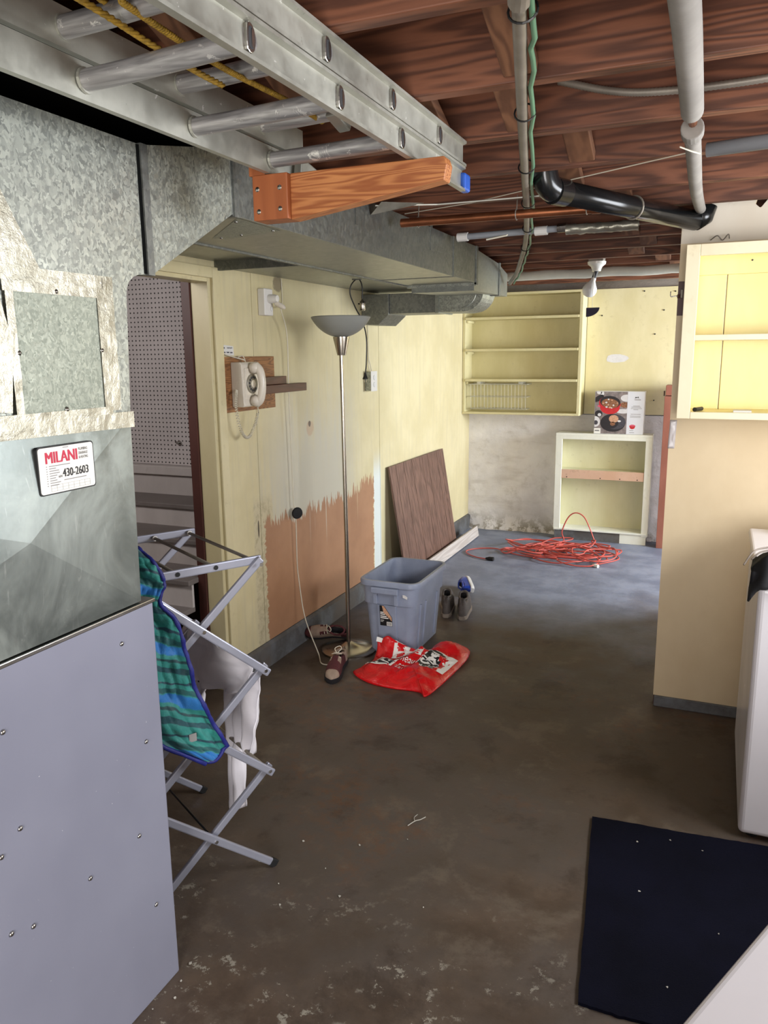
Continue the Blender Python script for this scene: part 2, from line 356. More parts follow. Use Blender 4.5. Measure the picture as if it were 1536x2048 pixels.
def mk_tote():
    t = NT('grey_blue_tote_plastic'); n = t.noise(t.obj(), 8, 4); n2 = t.noise(t.obj(), 300, 2)
    c = t.mix(t.ss(n, 0.3, 0.7), S(136, 144, 164), S(148, 156, 176))
    return t.out(c, 0.42, 0, n2, 0.05, 0.001)
MT['tote'] = mk_tote()
def mk_bag():
    t = NT('glossy_red_plastic_film'); n = t.noise(t.obj(), 14, 5, 0.7, 0.8)
    c = t.mix(t.ss(n, 0.3, 0.7), S(196, 16, 24), S(224, 30, 34))
    return t.out(c, 0.2, 0, n, 0.6, 0.012)
MT['bag'] = mk_bag()
def mk_mat():
    t = NT('navy_black_carpet_mat'); v = t.pos(); n = t.noise(v, 240, 3, 0.8); n1 = t.noise(v, 3, 4)
    c = t.mix(t.ss(n1, 0.3, 0.7), S(10, 11, 22), S(16, 17, 32))
    return t.out(c, 0.95, 0, n, 0.6, 0.004, 0.1)
MT['mat'] = mk_mat()
def mk_teal():
    t = NT('striped_teal_quilted_cotton'); v = t.map(t.obj(), (1, 1, 1), (0.45, 0.0, 0))
    x, y, z = t.sep(v)
    n = t.noise(t.obj(), 6, 3)
    f = t.m('FRACT', t.m('MULTIPLY_ADD', z, 7.0, t.m('MULTIPLY', n, 0.5)))
    c = t.mix(t.box(f, 0.05, 0.16, 0.01), S(36, 128, 120), S(16, 70, 78))
    c = t.mix(t.box(f, 0.26, 0.31, 0.01), c, S(14, 62, 66))
    c = t.mix(t.box(f, 0.40, 0.58, 0.02), c, S(30, 110, 178))
    c = t.mix(t.box(f, 0.60, 0.70, 0.01), c, S(20, 84, 84))
    c = t.mix(t.box(f, 0.80, 0.85, 0.01), c, S(20, 60, 74))
    return t.out(c, 0.6, 0, t.noise(t.obj(), 40, 5, 0.7), 0.4, 0.008, None, None, 0.2)
MT['teal'] = mk_teal()
MT['binding'] = plain('royal_blue_binding', S(30, 36, 122), 0.6, 0, 0.15, 40, 0.3)
MT['shirt'] = plain('white_cotton', S(238, 234, 240), 0.8, 0, 0.04, 12, 0.25)
MT['black_cloth'] = plain('black_cloth', S(16, 16, 20), 0.8, 0, 0.1, 30, 0.3)
MT['shoe_tan'] = plain('tan_suede', S(168, 146, 128), 0.8, 0, 0.12, 30, 0.3)
MT['shoe_maroon'] = plain('maroon_mesh', S(92, 40, 44), 0.8, 0, 0.2, 60, 0.3)
MT['shoe_grey'] = plain('brown_grey_leather', S(92, 84, 80), 0.7, 0, 0.15, 40, 0.3)
MT['shoe_greysole'] = plain('taupe_sole', S(140, 128, 116), 0.7, 0, 0.08, 30)
MT['shoe_blue'] = plain('royal_blue_leather', S(40, 70, 170), 0.3, 0, 0.1, 20)
MT['shoe_in'] = plain('dark_shoe_lining', S(26, 22, 26), 0.9)
MT['white_sole'] = plain('white_sole', S(230, 228, 226), 0.5, 0, 0.03)
MT['chip'] = plain('pale_paint_chip', S(200, 196, 184), 0.8, 0, 0.1)

# ------------------------------------------------------------------ geometry helpers
ORG = {}
class MB:
    def __init__(s): s.v = []; s.f = []; s.mi = []
    def add(s, vs, fs, mi=0, M=None):
        o = len(s.v)
        for p in vs:
            p = Vector(p); s.v.append(M @ p if M else p)
        for f in fs: s.f.append([i+o for i in f]); s.mi.append(mi)
        return s
    def box(s, x0, x1, y0, y1, z0, z1, mi=0, M=None):
        return s.add([(x0,y0,z0),(x1,y0,z0),(x1,y1,z0),(x0,y1,z0),(x0,y0,z1),(x1,y0,z1),(x1,y1,z1),(x0,y1,z1)],
            [(0,3,2,1),(4,5,6,7),(0,1,5,4),(1,2,6,5),(2,3,7,6),(3,0,4,7)], mi, M)
    def bar(s, a, b, w, h, up=(0,0,1), mi=0):
        """rectangular bar from a to b, w across, h along up"""
        a = Vector(a); b = Vector(b); d = (b-a).normalized(); u = Vector(up); sd = d.cross(u).normalized(); u = sd.cross(d).normalized()
        vs = []
        for p in (a, b):
            for i, j in ((-1,-1),(1,-1),(1,1),(-1,1)): vs.append(p + sd*(i*w/2) + u*(j*h/2))
        return s.add(vs, [(3,2,1,0),(4,5,6,7),(0,1,5,4),(1,2,6,5),(2,3,7,6),(3,0,4,7)], mi)
    def tube(s, pts, r, seg=8, mi=0, closed=False):
        P = [Vector(p) for p in pts]; n = len(P)
        rr = r if isinstance(r, (list, tuple)) else [r]*n
        t0 = (P[1]-P[0]).normalized(); u = t0.orthogonal().normalized()
        vs = []; pt = t0
        for i in range(n):
            if closed: t = (P[(i+1) % n]-P[i-1]).normalized()
            else: t = (P[min(i+1, n-1)]-P[max(i-1, 0)]).normalized()
            q = pt.rotation_difference(t); u = q @ u; u = (u - t*u.dot(t)).normalized(); v = t.cross(u); pt = t
            for k in range(seg):
                a = 2*PI*k/seg; vs.append(P[i] + (u*math.cos(a)+v*math.sin(a))*rr[i])
        fs = []
        for i in range(n if closed else n-1):
            j = (i+1) % n
            for k in range(seg):
                l = (k+1) % seg; fs.append((i*seg+k, i*seg+l, j*seg+l, j*seg+k))
        if not closed:
            fs.append(tuple(range(seg-1, -1, -1))); fs.append(tuple((n-1)*seg+k for k in range(seg)))
        return s.add(vs, fs, mi)
    def lathe(s, prof, seg=32, c=(0,0,0), M=None, mi=0):
        vs = []; c = Vector(c); n = len(prof)
        for r, z in prof:
            for k in range(seg):
                a = 2*PI*k/seg; p = Vector((r*math.cos(a), r*math.sin(a), z)); vs.append((M @ p if M else p)+c)
        fs = []
        for i in range(n-1):
            for k in range(seg):
                l = (k+1) % seg; fs.append((i*seg+k, i*seg+l, (i+1)*seg+l, (i+1)*seg+k))
        if prof[0][0] > 1e-6: fs.append(tuple(range(seg-1, -1, -1)))
        if prof[-1][0] > 1e-6: fs.append(tuple((n-1)*seg+k for k in range(seg)))
        return s.add(vs, fs, mi)
    def prism(s, poly, a, b, axis='X', mi=0):
        """polygon in the plane across axis, pulled from a to b"""
        n = len(poly)
        def mkp(t, p):
            return {'X': (t, p[0], p[1]), 'Y': (p[0], t, p[1]), 'Z': (p[0], p[1], t)}[axis]
        vs = [mkp(a, p) for p in poly]+[mkp(b, p) for p in poly]
        fs = [tuple(range(n-1, -1, -1)), tuple(range(n, 2*n))]
        for i in range(n): fs.append((i, (i+1) % n, n+(i+1) % n, n+i))
        return s.add(vs, fs, mi)
    def grid(s, fn, nu, nv, mi=0):
        vs = [fn(i/(nu-1), j/(nv-1)) for j in range(nv) for i in range(nu)]
        fs = [(j*nu+i, j*nu+i+1, (j+1)*nu+i+1, (j+1)*nu+i) for j in range(nv-1) for i in range(nu-1)]
        return s.add(vs, fs, mi)
    def loft(s, rings, cap=True, mi=0):
        n = len(rings[0]); vs = [p for r in rings for p in r]; fs = []
        for i in range(len(rings)-1):
            for k in range(n):
                l = (k+1) % n; fs.append((i*n+k, i*n+l, (i+1)*n+l, (i+1)*n+k))
        if cap: fs.append(tuple(range(n-1, -1, -1))); fs.append(tuple((len(rings)-1)*n+k for k in range(n)))
        return s.add(vs, fs, mi)
    def build(s, name, mats, parent=None, smooth=False, bevel=0.0, org=None, seg=2, solid=0.0, subs=0):
        if org is None: org = ORG[parent] if parent is not None else Vector((0, 0, 0))
        org = Vector(org)
        me = bpy.data.meshes.new(name); me.from_pydata([tuple(p-org) for p in s.v], [], s.f)
        if not isinstance(mats, (list, tuple)): mats = [mats]
        for m in mats: me.materials.append(MT[m] if isinstance(m, str) else m)
        me.polygons.foreach_set('material_index', s.mi)
        bm = bmesh.new(); bm.from_mesh(me); bmesh.ops.recalc_face_normals(bm, faces=bm.faces); bm.to_mesh(me); bm.free()
        if smooth:
            me.polygons.foreach_set('use_smooth', [True]*len(me.polygons))
        me.update()
        o = bpy.data.objects.new(name, me); COL.objects.link(o)
        ORG[o] = org
        if parent is not None: o.parent = parent; o.location = org-ORG[parent]
        else: o.location = org
        if smooth == 'auto':
            try:
                me.set_sharp_from_angle(angle=0.7)
            except Exception: pass
        if solid: m = o.modifiers.new('thickness', 'SOLIDIFY'); m.thickness = solid; m.offset = 0
        if subs: m = o.modifiers.new('subdivision', 'SUBSURF'); m.levels = subs; m.render_levels = subs
        if bevel:
            m = o.modifiers.new('bevel', 'BEVEL'); m.width = bevel; m.segments = seg; m.limit_method = 'ANGLE'; m.angle_limit = 0.6
        return o

def tag(o, label, cat, group=None):
    o['label'] = label; o['category'] = cat
    if group: o['group'] = group
    return o
def thing(name, label, cat, loc, group=None):
    o = bpy.data.objects.new(name, None); COL.objects.link(o); o.empty_display_size = 0.05
    o.location = loc; ORG[o] = Vector(loc); return tag(o, label, cat, group)
def struct(o): o['kind'] = 'structure'; return o
def lab(o, l): o['label'] = l; return o
def dup(o, parent, delta):
    c = o.copy(); COL.objects.link(c); c.parent = parent; c.location = o.location+Vector(delta); ORG[c] = ORG[o]+Vector(delta); return c

def text_mesh(body, width, height, bold=0.0):
    """outline of a word scaled to width x height, in the XY plane from the origin"""
    cu = bpy.data.curves.new('t', 'FONT'); cu.body = body; cu.size = 1.0; cu.offset = bold; cu.resolution_u = 3
    ob = bpy.data.objects.new('t', cu); COL.objects.link(ob)
    bpy.context.view_layer.update()
    me = bpy.data.meshes.new_from_object(ob.evaluated_get(bpy.context.evaluated_depsgraph_get()))
    bpy.data.objects.remove(ob); bpy.data.curves.remove(cu)
    vs = [v.co.copy() for v in me.vertices]; fs = [tuple(p.vertices) for p in me.polygons]; bpy.data.meshes.remove(me)
    x0 = min(v.x for v in vs); x1 = max(v.x for v in vs); y0 = min(v.y for v in vs); y1 = max(v.y for v in vs)
    return [((v.x-x0)/(x1-x0)*width, (v.y-y0)/(y1-y0)*height) for v in vs], fs

def catmull(pts, n=8, closed=False):
    P = [Vector(p) for p in pts]; out = []; L = len(P)
    for i in range(L if closed else L-1):
        p0 = P[i-1] if (closed or i > 0) else P[0]*2-P[1]
        p1 = P[i]; p2 = P[(i+1) % L]
        p3 = P[(i+2) % L] if (closed or i+2 < L) else P[-1]*2-P[-2]
        for k in range(n):
            t = k/n
            out.append(0.5*((2*p1)+(p2-p0)*t+(2*p0-5*p1+4*p2-p3)*t*t+(3*p1-p0-3*p2+p3)*t*t*t))
    if not closed: out.append(P[-1])
    return out

# ------------------------------------------------------------------ setting
XW, YP, YB = -2.10, 3.565, 6.93
ZJ, ZC = 2.15, 2.34
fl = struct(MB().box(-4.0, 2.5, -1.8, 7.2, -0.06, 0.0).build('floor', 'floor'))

# left wall: core, doorway, nailed plywood sheets
m = MB(); m.box(-2.22, XW-0.012, -1.7, 2.10, 0, ZC); m.box(-2.22, XW-0.012, 2.10, 2.99, 1.94, ZC); m.box(-2.22, XW-0.012, 2.99, YB+0.1, 0, ZC)
wl = struct(m.build('wall_left', 'stair_dark'))
for a, b in ((3.0, 3.318), (3.322, 4.848), (4.853, YB-0.002)):
    MB().box(XW-0.012, XW, a, b, 0.125, ZC-0.002).build('plywood_sheet', 'leftwall', wl, bevel=0.0015)
MB().box(XW-0.012, XW, 2.10, 2.998, 1.985, ZC-0.002).build('plywood_sheet', 'leftwall', wl)
def curbfn(y): return 0.012*mnoise.noise(Vector((y*3.1, 1.7, 0)))
ring = []
for i in range(60):
    y = 2.99+(YB-2.99)*i/59; d = curbfn(y)
    ring.append([Vector((XW-0.02, y, 0)), Vector((XW+0.026+d*0.6, y, 0)), Vector((XW+0.022+d*0.5, y, 0.112+d*0.3)), Vector((XW+0.004, y, 0.124)), Vector((XW-0.02, y, 0.124))])
struct(MB().loft(ring).build('baseboard_left', 'curb'))
# door casing
m = MB(); t1 = struct(m.box(XW, XW+0.018, 2.985, 3.045, 0, 1.985).build('trim_1', 'yellow_trim', bevel=0.004))
struct(MB().box(XW, XW+0.018, 2.05, 2.985, 1.937, 1.985).build('trim_2', 'yellow_trim', bevel=0.004))
struct(MB().box(XW-0.09, XW+0.002, 2.965, 2.99, 0, 1.94).build('trim_3', 'yellow_trim', bevel=0.003))
struct(MB().box(XW-0.09, XW+0.002, 2.10, 2.965, 1.92, 1.945).build('trim_4', 'yellow_trim', bevel=0.003))
struct(MB().box(XW-0.135, XW-0.091, 2.955, 3.0, 0, 2.2).build('trim_5', 'oxblood'))
# stairwell shell
m = MB(); m.box(-3.45, -2.22, 3.64, 3.7, 0, ZC); m.box(-3.5, -3.4, 1.2, 3.7, 0, ZC); m.box(-3.45, -2.2, 1.2, 1.28, 0, ZC)
struct(m.build('wall_stairwell', 'stair_dark'))

# back wall: whitewashed concrete below, yellow plywood above
def bw(u, v):
    x = XW-0.1+u*4.4; z = v*1.07
    d = 0.012*mnoise.noise(Vector((x*3, z*4, 0)))+0.006*mnoise.noise(Vector((x*14, z*14, 3)))
    low = max(0, 0.13-z)/0.13
    d += low*low*(0.05+0.05*mnoise.noise(Vector((x*6, 2, 0))))
    return Vector((x, YB-d-0.004, z))
m = MB(); m.grid(bw, 150, 44); m.box(-2.3, 2.4, YB+0.03, YB+0.2, 0, ZC)
wb = struct(m.build('wall_back', 'concrete', smooth=True))
MB().box(-1.07, 0.35, YB-0.008, YB+0.03, 1.078, 2.115).build('plywood_sheet', 'yellow', wb, bevel=0.002)
MB().box(0.353, 2.3, YB-0.008, YB+0.03, 1.078, 2.115).build('plywood_sheet', 'yellow', wb, bevel=0.002)
MB().box(-2.2, -1.073, YB-0.008, YB+0.03, 1.078, 2.09).build('plywood_sheet', 'yellow', wb, bevel=0.002)
m = MB()
for i in range(16):
    u = i/15*2*PI; r = 1+0.25*mnoise.noise(Vector((math.cos(u)*2, math.sin(u)*2, 5)))
    m.v.append(Vector((-0.82+0.09*r*math.cos(u)*(1.15 if math.cos(u) > 0 else 0.9), YB-0.0092, 1.545+0.036*r*math.sin(u))))
m.f.append(list(range(16))); m.mi.append(0)
lab(m.build('filler_patch', 'p_white', wb), 'grey smear of filler')
m = MB()
for x, z in ((-0.62, 2.085), (-0.38, 2.075), (-0.46, 1.93), (-0.52, 1.74), (-0.3, 1.35), (-0.95, 1.9), (-0.5, 1.2)):
    m.lathe([(0.006, 0), (0.005, 0.006)], 8, (x, YB-0.009, z), Matrix.Rotation(PI/2, 3, 'X'))
m.build('nail', 'black', wb)

# partition on the right with its torn upper corner
poly = [(-0.187, 0.052), (1.35, 0.052), (1.35, 2.205), (0.135, 2.205), (0.13, 2.165), (0.095, 2.15), (0.082, 2.165), (0.088, 2.185), (0.076, 2.207), (-0.082, 2.187), (-0.09, 2.165), (-0.115, 2.135), (-0.15, 2.112), (-0.187, 2.104)]
wr = struct(MB().prism(poly, YP, YP+0.012, 'Y').build('wall_right', 'beige'))
MB().box(-0.187, 1.35, YP+0.012, YP+0.085, 0.0, 2.10).build('stud_core', 'oxblood', wr)
MB().prism([(-0.187, 2.03), (1.35, 2.03), (1.35, 2.2), (0.14, 2.2), (0.10, 2.148), (0.08, 2.165), (0.086, 2.185), (0.074, 2.204), (-0.084, 2.184), (-0.092, 2.163), (-0.117, 2.133), (-0.152, 2.11), (-0.185, 2.102)], YP-0.0015, YP, 'Y').build('upper_paint', 'white_top', wr)
MB().prism([(-0.187, 0.052), (2.3, 0.052), (2.3, 2.1), (-0.187, 2.1)], YP+0.085, YP+0.097, 'Y').build('plywood_sheet', 'beige', wr)
MB().box(1.35, 2.3, YP+0.0, YP+0.085, 0, ZC).build('stud_core', 'oxblood', wr)
struct(MB().box(-0.183, 1.35, YP-0.008, YP+0.09, 0, 0.052).build('baseboard_right', 'curb', bevel=0.004))
# outer walls that the photograph does not show, with the openings that let the day in
m = MB()
m.box(1.3, 1.42, -1.7, 1.5, 0, ZC); m.box(1.3, 1.42, 3.1, YP, 0, ZC); m.box(1.3, 1.42, 1.5, 3.1, 0, 1.22); m.box(1.3, 1.42, 1.5, 3.1, 2.04, ZC)
m.box(2.2, 2.32, YP+0.09, 4.9, 0, ZC); m.box(2.2, 2.32, 6.55, YB+0.1, 0, ZC); m.box(2.2, 2.32, 4.9, 6.55, 0, 0.98); m.box(2.2, 2.32, 4.9, 6.55, 2.0, ZC)
struct(m.build('wall_outer', 'white_top'))
m = MB(); m.box(-2.22, -0.45, -1.72, -1.6, 0, ZC); m.box(0.75, 1.42, -1.72, -1.6, 0, ZC); m.box(-0.45, 0.75, -1.72, -1.6, 2.08, ZC)
struct(m.build('wall_front', 'white_top'))

# unseen stub wall, added to cut bay window light off the nearer floor
struct(MB().box(0.22, 2.2, 5.02, 5.10, 0, ZC).build('wall_light_screen', 'beige'))
# ceiling: subfloor, joists, blocking
cl = struct(MB().box(-3.5, 2.4, -1.72, 7.15, ZC, ZC+0.04).build('ceiling', 'subfloor'))
j0 = MB().box(-2.112, 2.2, 0, 0.041, ZJ, ZC, ).build('joist', 'joist', cl, bevel=0.003, org=(0, 0, 0))
J0Y = 1.73; SP = 0.406
j0.location.y = J0Y
for k in range(-8, 13):
    if k == 0: continue
    c = j0.copy(); COL.objects.link(c); c.location.y = J0Y+SP*k; c.location.z = RND.uniform(0, 0.004)
for k, x, wd in ((-1, -0.42, 0.07), (0, -0.515, 0.07), (1, -0.425, 0.075), (2, -0.52, 0.075), (3, -0.40, 0.08), (4, -0.34, 0.08), (5, -0.45, 0.085), (6, -0.40, 0.085), (7, -0.50, 0.09), (8, -0.38, 0.09), (9, -0.32, 0.09), (10, -0.42, 0.09), (-2, -0.95, 0.07), (-1, -0.93, 0.07), (0, -0.74, 0.07)):
    ya = J0Y+SP*k+0.043; yb = J0Y+SP*(k+1)-0.002
    MB().bar((x, ya+0.005, 2.312), (x, yb-0.006, 2.172), wd, 0.032).build('bridging', 'block', cl, bevel=0.003)
lab(MB().box(-2.08, -1.03, -0.4, 1.84, 2.1415, 2.149).build('unlit_ceiling_sheet', 'shade_black', cl), 'black sheet standing in for the unlit ceiling above the furnace')  # added black sheet, darkens the ceiling where no light reaches

# ------------------------------------------------------------------ staircase behind the doorway
st = thing('staircase', 'grey painted wooden stairs climbing behind the doorway', 'stairs', (-2.8, 3.0, 0))
steps = [(2.18, 0.16), (2.42, 0.295), (2.66, 0.43), (2.90, 0.565), (3.13, 0.70), (3.36, 0.825)]
for i, (y, z) in enumerate(steps):
    y1 = steps[i+1][0]+0.02 if i < 5 else 3.6
    MB().box(-3.39, -2.232, y-0.02, y1, z-0.025, z).build('tread', ['stair_tread'], st, bevel=0.004)
    z0 = steps[i-1][1] if i else 0
    MB().box(-3.39, -2.232, y, y+0.015, z0, z-0.025).build('riser', 'grey_stair', st)
MB().box(-3.39, -2.232, 3.58, 3.6, 0.825, 0.94).build('riser', 'grey_stair', st)
MB().box(-3.38, -2.66, 3.555, 3.635, 0.94, 0.99).build('ledge', 'grey_stair', st, bevel=0.004)
pb = thing('pegboard', 'grey perforated pegboard hung above the stairs inside the doorway', 'pegboard', (-3.2, 3.6, 0.992))
MB().box(-3.39, -2.745, 3.612, 3.62, 0.992, 2.3).build('board', 'peg', pb)
MB().box(-2.744, -2.70, 3.606, 3.638, 0.992, 2.3).build('edge_strip', 'peg', pb)
m = MB(); m.tube([(-2.80, 3.612, 1.12), (-2.80, 3.585, 1.12), (-2.80, 3.575, 1.13)], 0.006, 8); m.lathe([(0.0, -0.003), (0.014, -0.003), (0.014, 0.003), (0, 0.003)], 12, (-2.80, 3.608, 1.12), Matrix.Rotation(PI/2, 3, 'X'))
lab(m.build('hook', 'steel', pb), 'small metal hook')

# ------------------------------------------------------------------ furnace
XF = -1.217
fu = thing('furnace', 'grey enamelled furnace cabinet standing on the floor beneath the sheet metal plenum', 'furnace', (-1.55, 1.0, 0))
MB().box(-1.95, XF, 0.45, 1.43, 0.0, 1.028).build('cabinet', 'furnace', fu, bevel=0.004)
MB().box(-1.94, XF+0.004, 0.45, 1.434, 1.024, 1.034).build('top_flange', 'steel', fu, bevel=0.002)
for y, z in ((1.314, .959), (1.369, .69), (1.32, .467), (1.158, .463), (0.994, .687), (0.999, .462), (0.947, .484), (0.945, .655), (1.36, .25), (0.98, .9)):
    MB().lathe([(0.0, 0.004), (0.004, 0.0035), (0.0062, 0.0)], 12, (XF, y, z), Matrix.Rotation(PI/2, 3, 'Y')).build('screw', 'steel', fu, True)

pl = thing('plenum', 'galvanised sheet metal plenum on top of the furnace with taped hatch', 'plenum', (-1.55, 1.0, 1.036))
def broken_box(poly, cy, cz, x0, x1, bulge):
    """prism along X whose visible face is cross-broken to a low pyramid"""
    m = MB(); n = len(poly)
    vs = [(x0, p[0], p[1]) for p in poly]+[(x1, p[0], p[1]) for p in poly]+[(x1+bulge, cy, cz)]
    fs = [tuple(range(n-1, -1, -1))]
    for i in range(n):
        j = (i+1) % n; fs.append((i, j, n+j, n+i)); fs.append((n+i, n+j, 2*n))
    return m.add(vs, fs)
broken_box([(0.45, 1.037), (1.394, 1.037), (1.404, 1.47), (0.45, 1.47)], 1.08, 1.25, -1.95, XF-0.004, 0.016).build('lower_box', 'scuffed', pl)
arc = [(1.42, 1.735), (1.423, 1.75), (1.432, 1.765), (1.447, 1.776), (1.468, 1.783), (1.497, 1.785)]
broken_box([(0.45, 1.47), (1.404, 1.47)]+arc+[(1.497, 2.062), (0.45, 2.062)], 1.25, 1.76, -1.95, XF-0.003, 0.004).build('upper_box', 'galv', pl)
MB().prism([(1.51, 1.785), (1.85, 1.968), (1.85, 2.13), (1.51, 2.064)], -1.95, XF-0.001, 'X').build('transition', 'galv', pl)
MB().box(XF-0.01, XF+0.004, 1.492, 1.514, 1.783, 2.064).build('seam_strip', 'galv_dark', pl)
MB().box(XF-0.004, XF-0.0005, 1.484, 1.492, 1.785, 2.06).build('seam_shadow', 'shade_black', pl)
ha = MB().box(XF-0.003, XF+0.004, 1.10, 1.327, 1.488, 1.734).build('access_hatch', 'galv_hatch', pl, bevel=0.002)
for y, z in ((1.209, 1.728), (1.322, 1.615), (1.21, 1.498), (1.105, 1.61)):
    MB().lathe([(0.0, 0.004), (0.004, 0.003), (0.006, 0.0)], 10, (XF+0.004, y, z), Matrix.Rotation(PI/2, 3, 'Y')).build('screw', 'steel', ha, True)
def tape(y0, y1, z0, z1, name='foil_tape', th=0.0062, skew=0.0):
    def f(u, v):
        y = y0+(y1-y0)*u; z = z0+(z1-z0)*v+skew*u
        return Vector((XF+th+0.0012*mnoise.noise(Vector((y*40, z*40, th*900))), y, z))
    nu = max(4, int(abs(y1-y0)/0.012)); nv = max(3, int(abs(z1-z0)/0.012))
    m = MB().grid(f, nu, nv); return m.build(name, 'foil', pl)
tape(0.9, 1.405, 1.452, 1.487, skew=-0.006); tape(1.08, 1.345, 1.722, 1.742); tape(1.318, 1.338, 1.487, 1.742)
tape(1.338, 1.368, 1.487, 1.765, th=0.005); tape(1.085, 1.104, 1.487, 1.74); tape(1.08, 1.37, 1.742, 1.768, th=0.0045); tape(0.93, 1.34, 1.480, 1.496, th=0.007)
m = MB().add([(XF+0.0068, 1.06, 1.745), (XF+0.0075, 1.18, 1.752), (XF+0.007, 1.08, 1.93), (XF+0.0065, 1.0, 1.99), (XF+0.0065, 0.93, 1.95)], [(0, 1, 2, 3, 4)]); m.build('foil_tape', 'foil', pl)
m = MB().add([(XF+0.0062, 0.88, 1.52), (XF+0.0068, 1.075, 1.50), (XF+0.008, 1.09, 1.63), (XF+0.0065, 1.07, 1.72), (XF+0.0062, 0.88, 1.74)], [(0, 1, 2, 3, 4)]); m.build('foil_tape', 'foil', pl)
# installer's sticker
def flat_text(body, y0, z0, w, h, x, name, mat, parent, bold=0.0):
    vs, fs = text_mesh(body, w, h)
    m = MB()
    for i, d in enumerate((0.0, -bold, bold) if bold else (0.0,)): m.add([(x+i*0.00005, y0+a+d, z0+b) for a, b in vs], fs)
    return m.build(name, mat, parent)
def rrect(y0, y1, z0, z1, r, n=5):
    out = []
    for cy, cz, a0 in ((y1-r, z0+r, -PI/2), (y1-r, z1-r, 0), (y0+r, z1-r, PI/2), (y0+r, z0+r, PI)):
        for k in range(n+1): a = a0+PI/2*k/n; out.append((cy+r*math.cos(a), cz+r*math.sin(a)))
    return out
XS = XF+0.0085
bs = lab(MB().prism(rrect(1.119, 1.2695, 1.333, 1.4295, 0.007), XF-0.001, XS-0.0006, 'X').build('sticker', 'print_black', pl), 'white sticker with red and black lettering')
MB().prism(rrect(1.1215, 1.267, 1.3355, 1.427, 0.006), XS-0.0006, XS, 'X').build('sticker_face', 'sticker', bs)
flat_text('MILANI', 1.139, 1.3955, 0.0825, 0.0225, XS+0.0004, 'lettering', 'print_red', bs, 0.0011)
flat_text('430-2603', 1.180, 1.3645, 0.0695, 0.0165, XS+0.0004, 'lettering', 'print_black', bs, 0.0006)
flat_text('604', 1.1685, 1.3645, 0.0095, 0.005, XS+0.0004, 'lettering', 'print_black', bs)
for i, tx in enumerate(('PLUMBING', 'DRAINAGE', '& HEATING')):
    flat_text(tx, 1.2265, 1.4135-i*0.0085, 0.025, 0.0055, XS+0.0004, 'lettering', 'print_black', bs)
m = MB()
for i in range(9):
    m.box(XS, XS+0.0003, 1.146, 1.146+[.055, .017, .025, .026, .019, .015, .018, .027, .022][i], 1.389-i*0.0048, 1.3905-i*0.0048)
    m.box(XS, XS+0.0003, 1.1385, 1.141, 1.389-i*0.0048, 1.3905-i*0.0048)
m.box(XS, XS+0.0003, 1.182, 1.243, 1.3575, 1.359); m.box(XS, XS+0.0003, 1.185, 1.20, 1.419+0.004, 1.4245)
for i in range(3): m.box(XS, XS+0.0003, 1.147, 1.252, 1.339+i*0.006, 1.3393+i*0.006)
for i in range(8): m.box(XS, XS+0.0003, 1.147+i*0.015, 1.1473+i*0.015, 1.339, 1.351)
m.build('fine_print', 'print_grey', bs)['kind'] = 'stuff'

# ------------------------------------------------------------------ trunk duct
du = thing('trunk_duct', 'long rectangular galvanised trunk duct running under the joists', 'duct', (-1.4, 3.0, 1.965))
MB().box(-1.60, XF-0.001, 1.85, 4.11, 1.967, 2.147).build('supply_side', 'galv_dark', du)
MB().box(-1.60, XF-0.001, 1.852, 4.11, 1.9645, 1.967).build('supply_bottom', 'galv_bottom', du)
MB().box(-2.098, -1.603, 1.95, 3.03, 2.012, 2.146).build('return_box', 'galv_bottom', du)
MB().box(-2.098, -1.603, 3.04, 4.98, 1.988, 2.146).build('return_box', 'galv_bottom', du)
MB().box(-2.098, -1.60, 3.025, 3.043, 1.972, 2.02).build('joint_flange', 'galv_dark', du)
MB().box(-1.612, -1.598, 1.95, 4.11, 1.958, 1.99).build('hem', 'galv_dark', du)
for y in (1.856, 3.72):
    MB().box(-1.602, XF+0.004, y, y+0.022, 1.962, 2.149).build('drive_cleat', 'galv_dark', du)
MB().box(XF-0.006, XF+0.006, 4.10, 4.128, 1.955, 2.148).build('drive_cleat', 'galv_dark', du)
MB().box(-1.602, XF+0.004, 4.10, 4.125, 1.95, 1.966).build('drive_cleat', 'galv', du)
def rect(y, x0, x1, z0, z1): return [Vector((x0, y, z0)), Vector((x1, y, z0)), Vector((x1, y, z1)), Vector((x0, y, z1))]
MB().loft([rect(4.112, -1.58, -1.228, 1.925, 2.14), rect(4.75, -1.54, -1.268, 1.945, 2.125)]).build('reducer', 'galv_fine', du)
MB().loft([rect(4.75, -1.55, -1.262, 1.94, 2.13), rect(4.78, -1.55, -1.262, 1.94, 2.13)]).build('drive_cleat', 'galv_dark', du)
MB().loft([rect(4.78, -1.53, -1.272, 1.947, 2.122), rect(5.15, -1.5, -1.315, 1.96, 2.10), rect(5.19, -1.49, -1.335, 1.975, 2.085)]).build('end_cap', 'galv_fine', du)
m = MB().add([(-1.50, 2.16, 1.9638), (-1.205-0.02, 1.885, 1.9638), (-1.235, 2.13, 1.9638), (-1.47, 2.2, 1.9638)], [(0, 1, 2, 3)]); m.build('patch_plate', 'galv_hatch', du)
for x, y in ((-1.47, 2.165), (-1.26, 1.93), (-1.25, 2.11), (-1.38, 2.14)):
    MB().lathe([(0.0, -0.004), (0.004, -0.003), (0.006, 0.0)], 8, (x, y, 1.9636)).build('screw', 'steel', du, True)
for y in (2.62, 3.4):
    MB().box(XF-0.002, XF+0.0015, y, y+0.025, 2.05, ZJ+0.03).build('hanger_strap', 'galv_dark', du)
br = thing('branch_duct', 'short galvanised branch duct with an elbow below the end of the trunk duct', 'duct', (-1.7, 4.7, 1.845))
MB().box(-1.95, -1.60, 4.60, 4.86, 1.846, 1.966).build('straight_run', 'galv_dark', br, bevel=0.003)
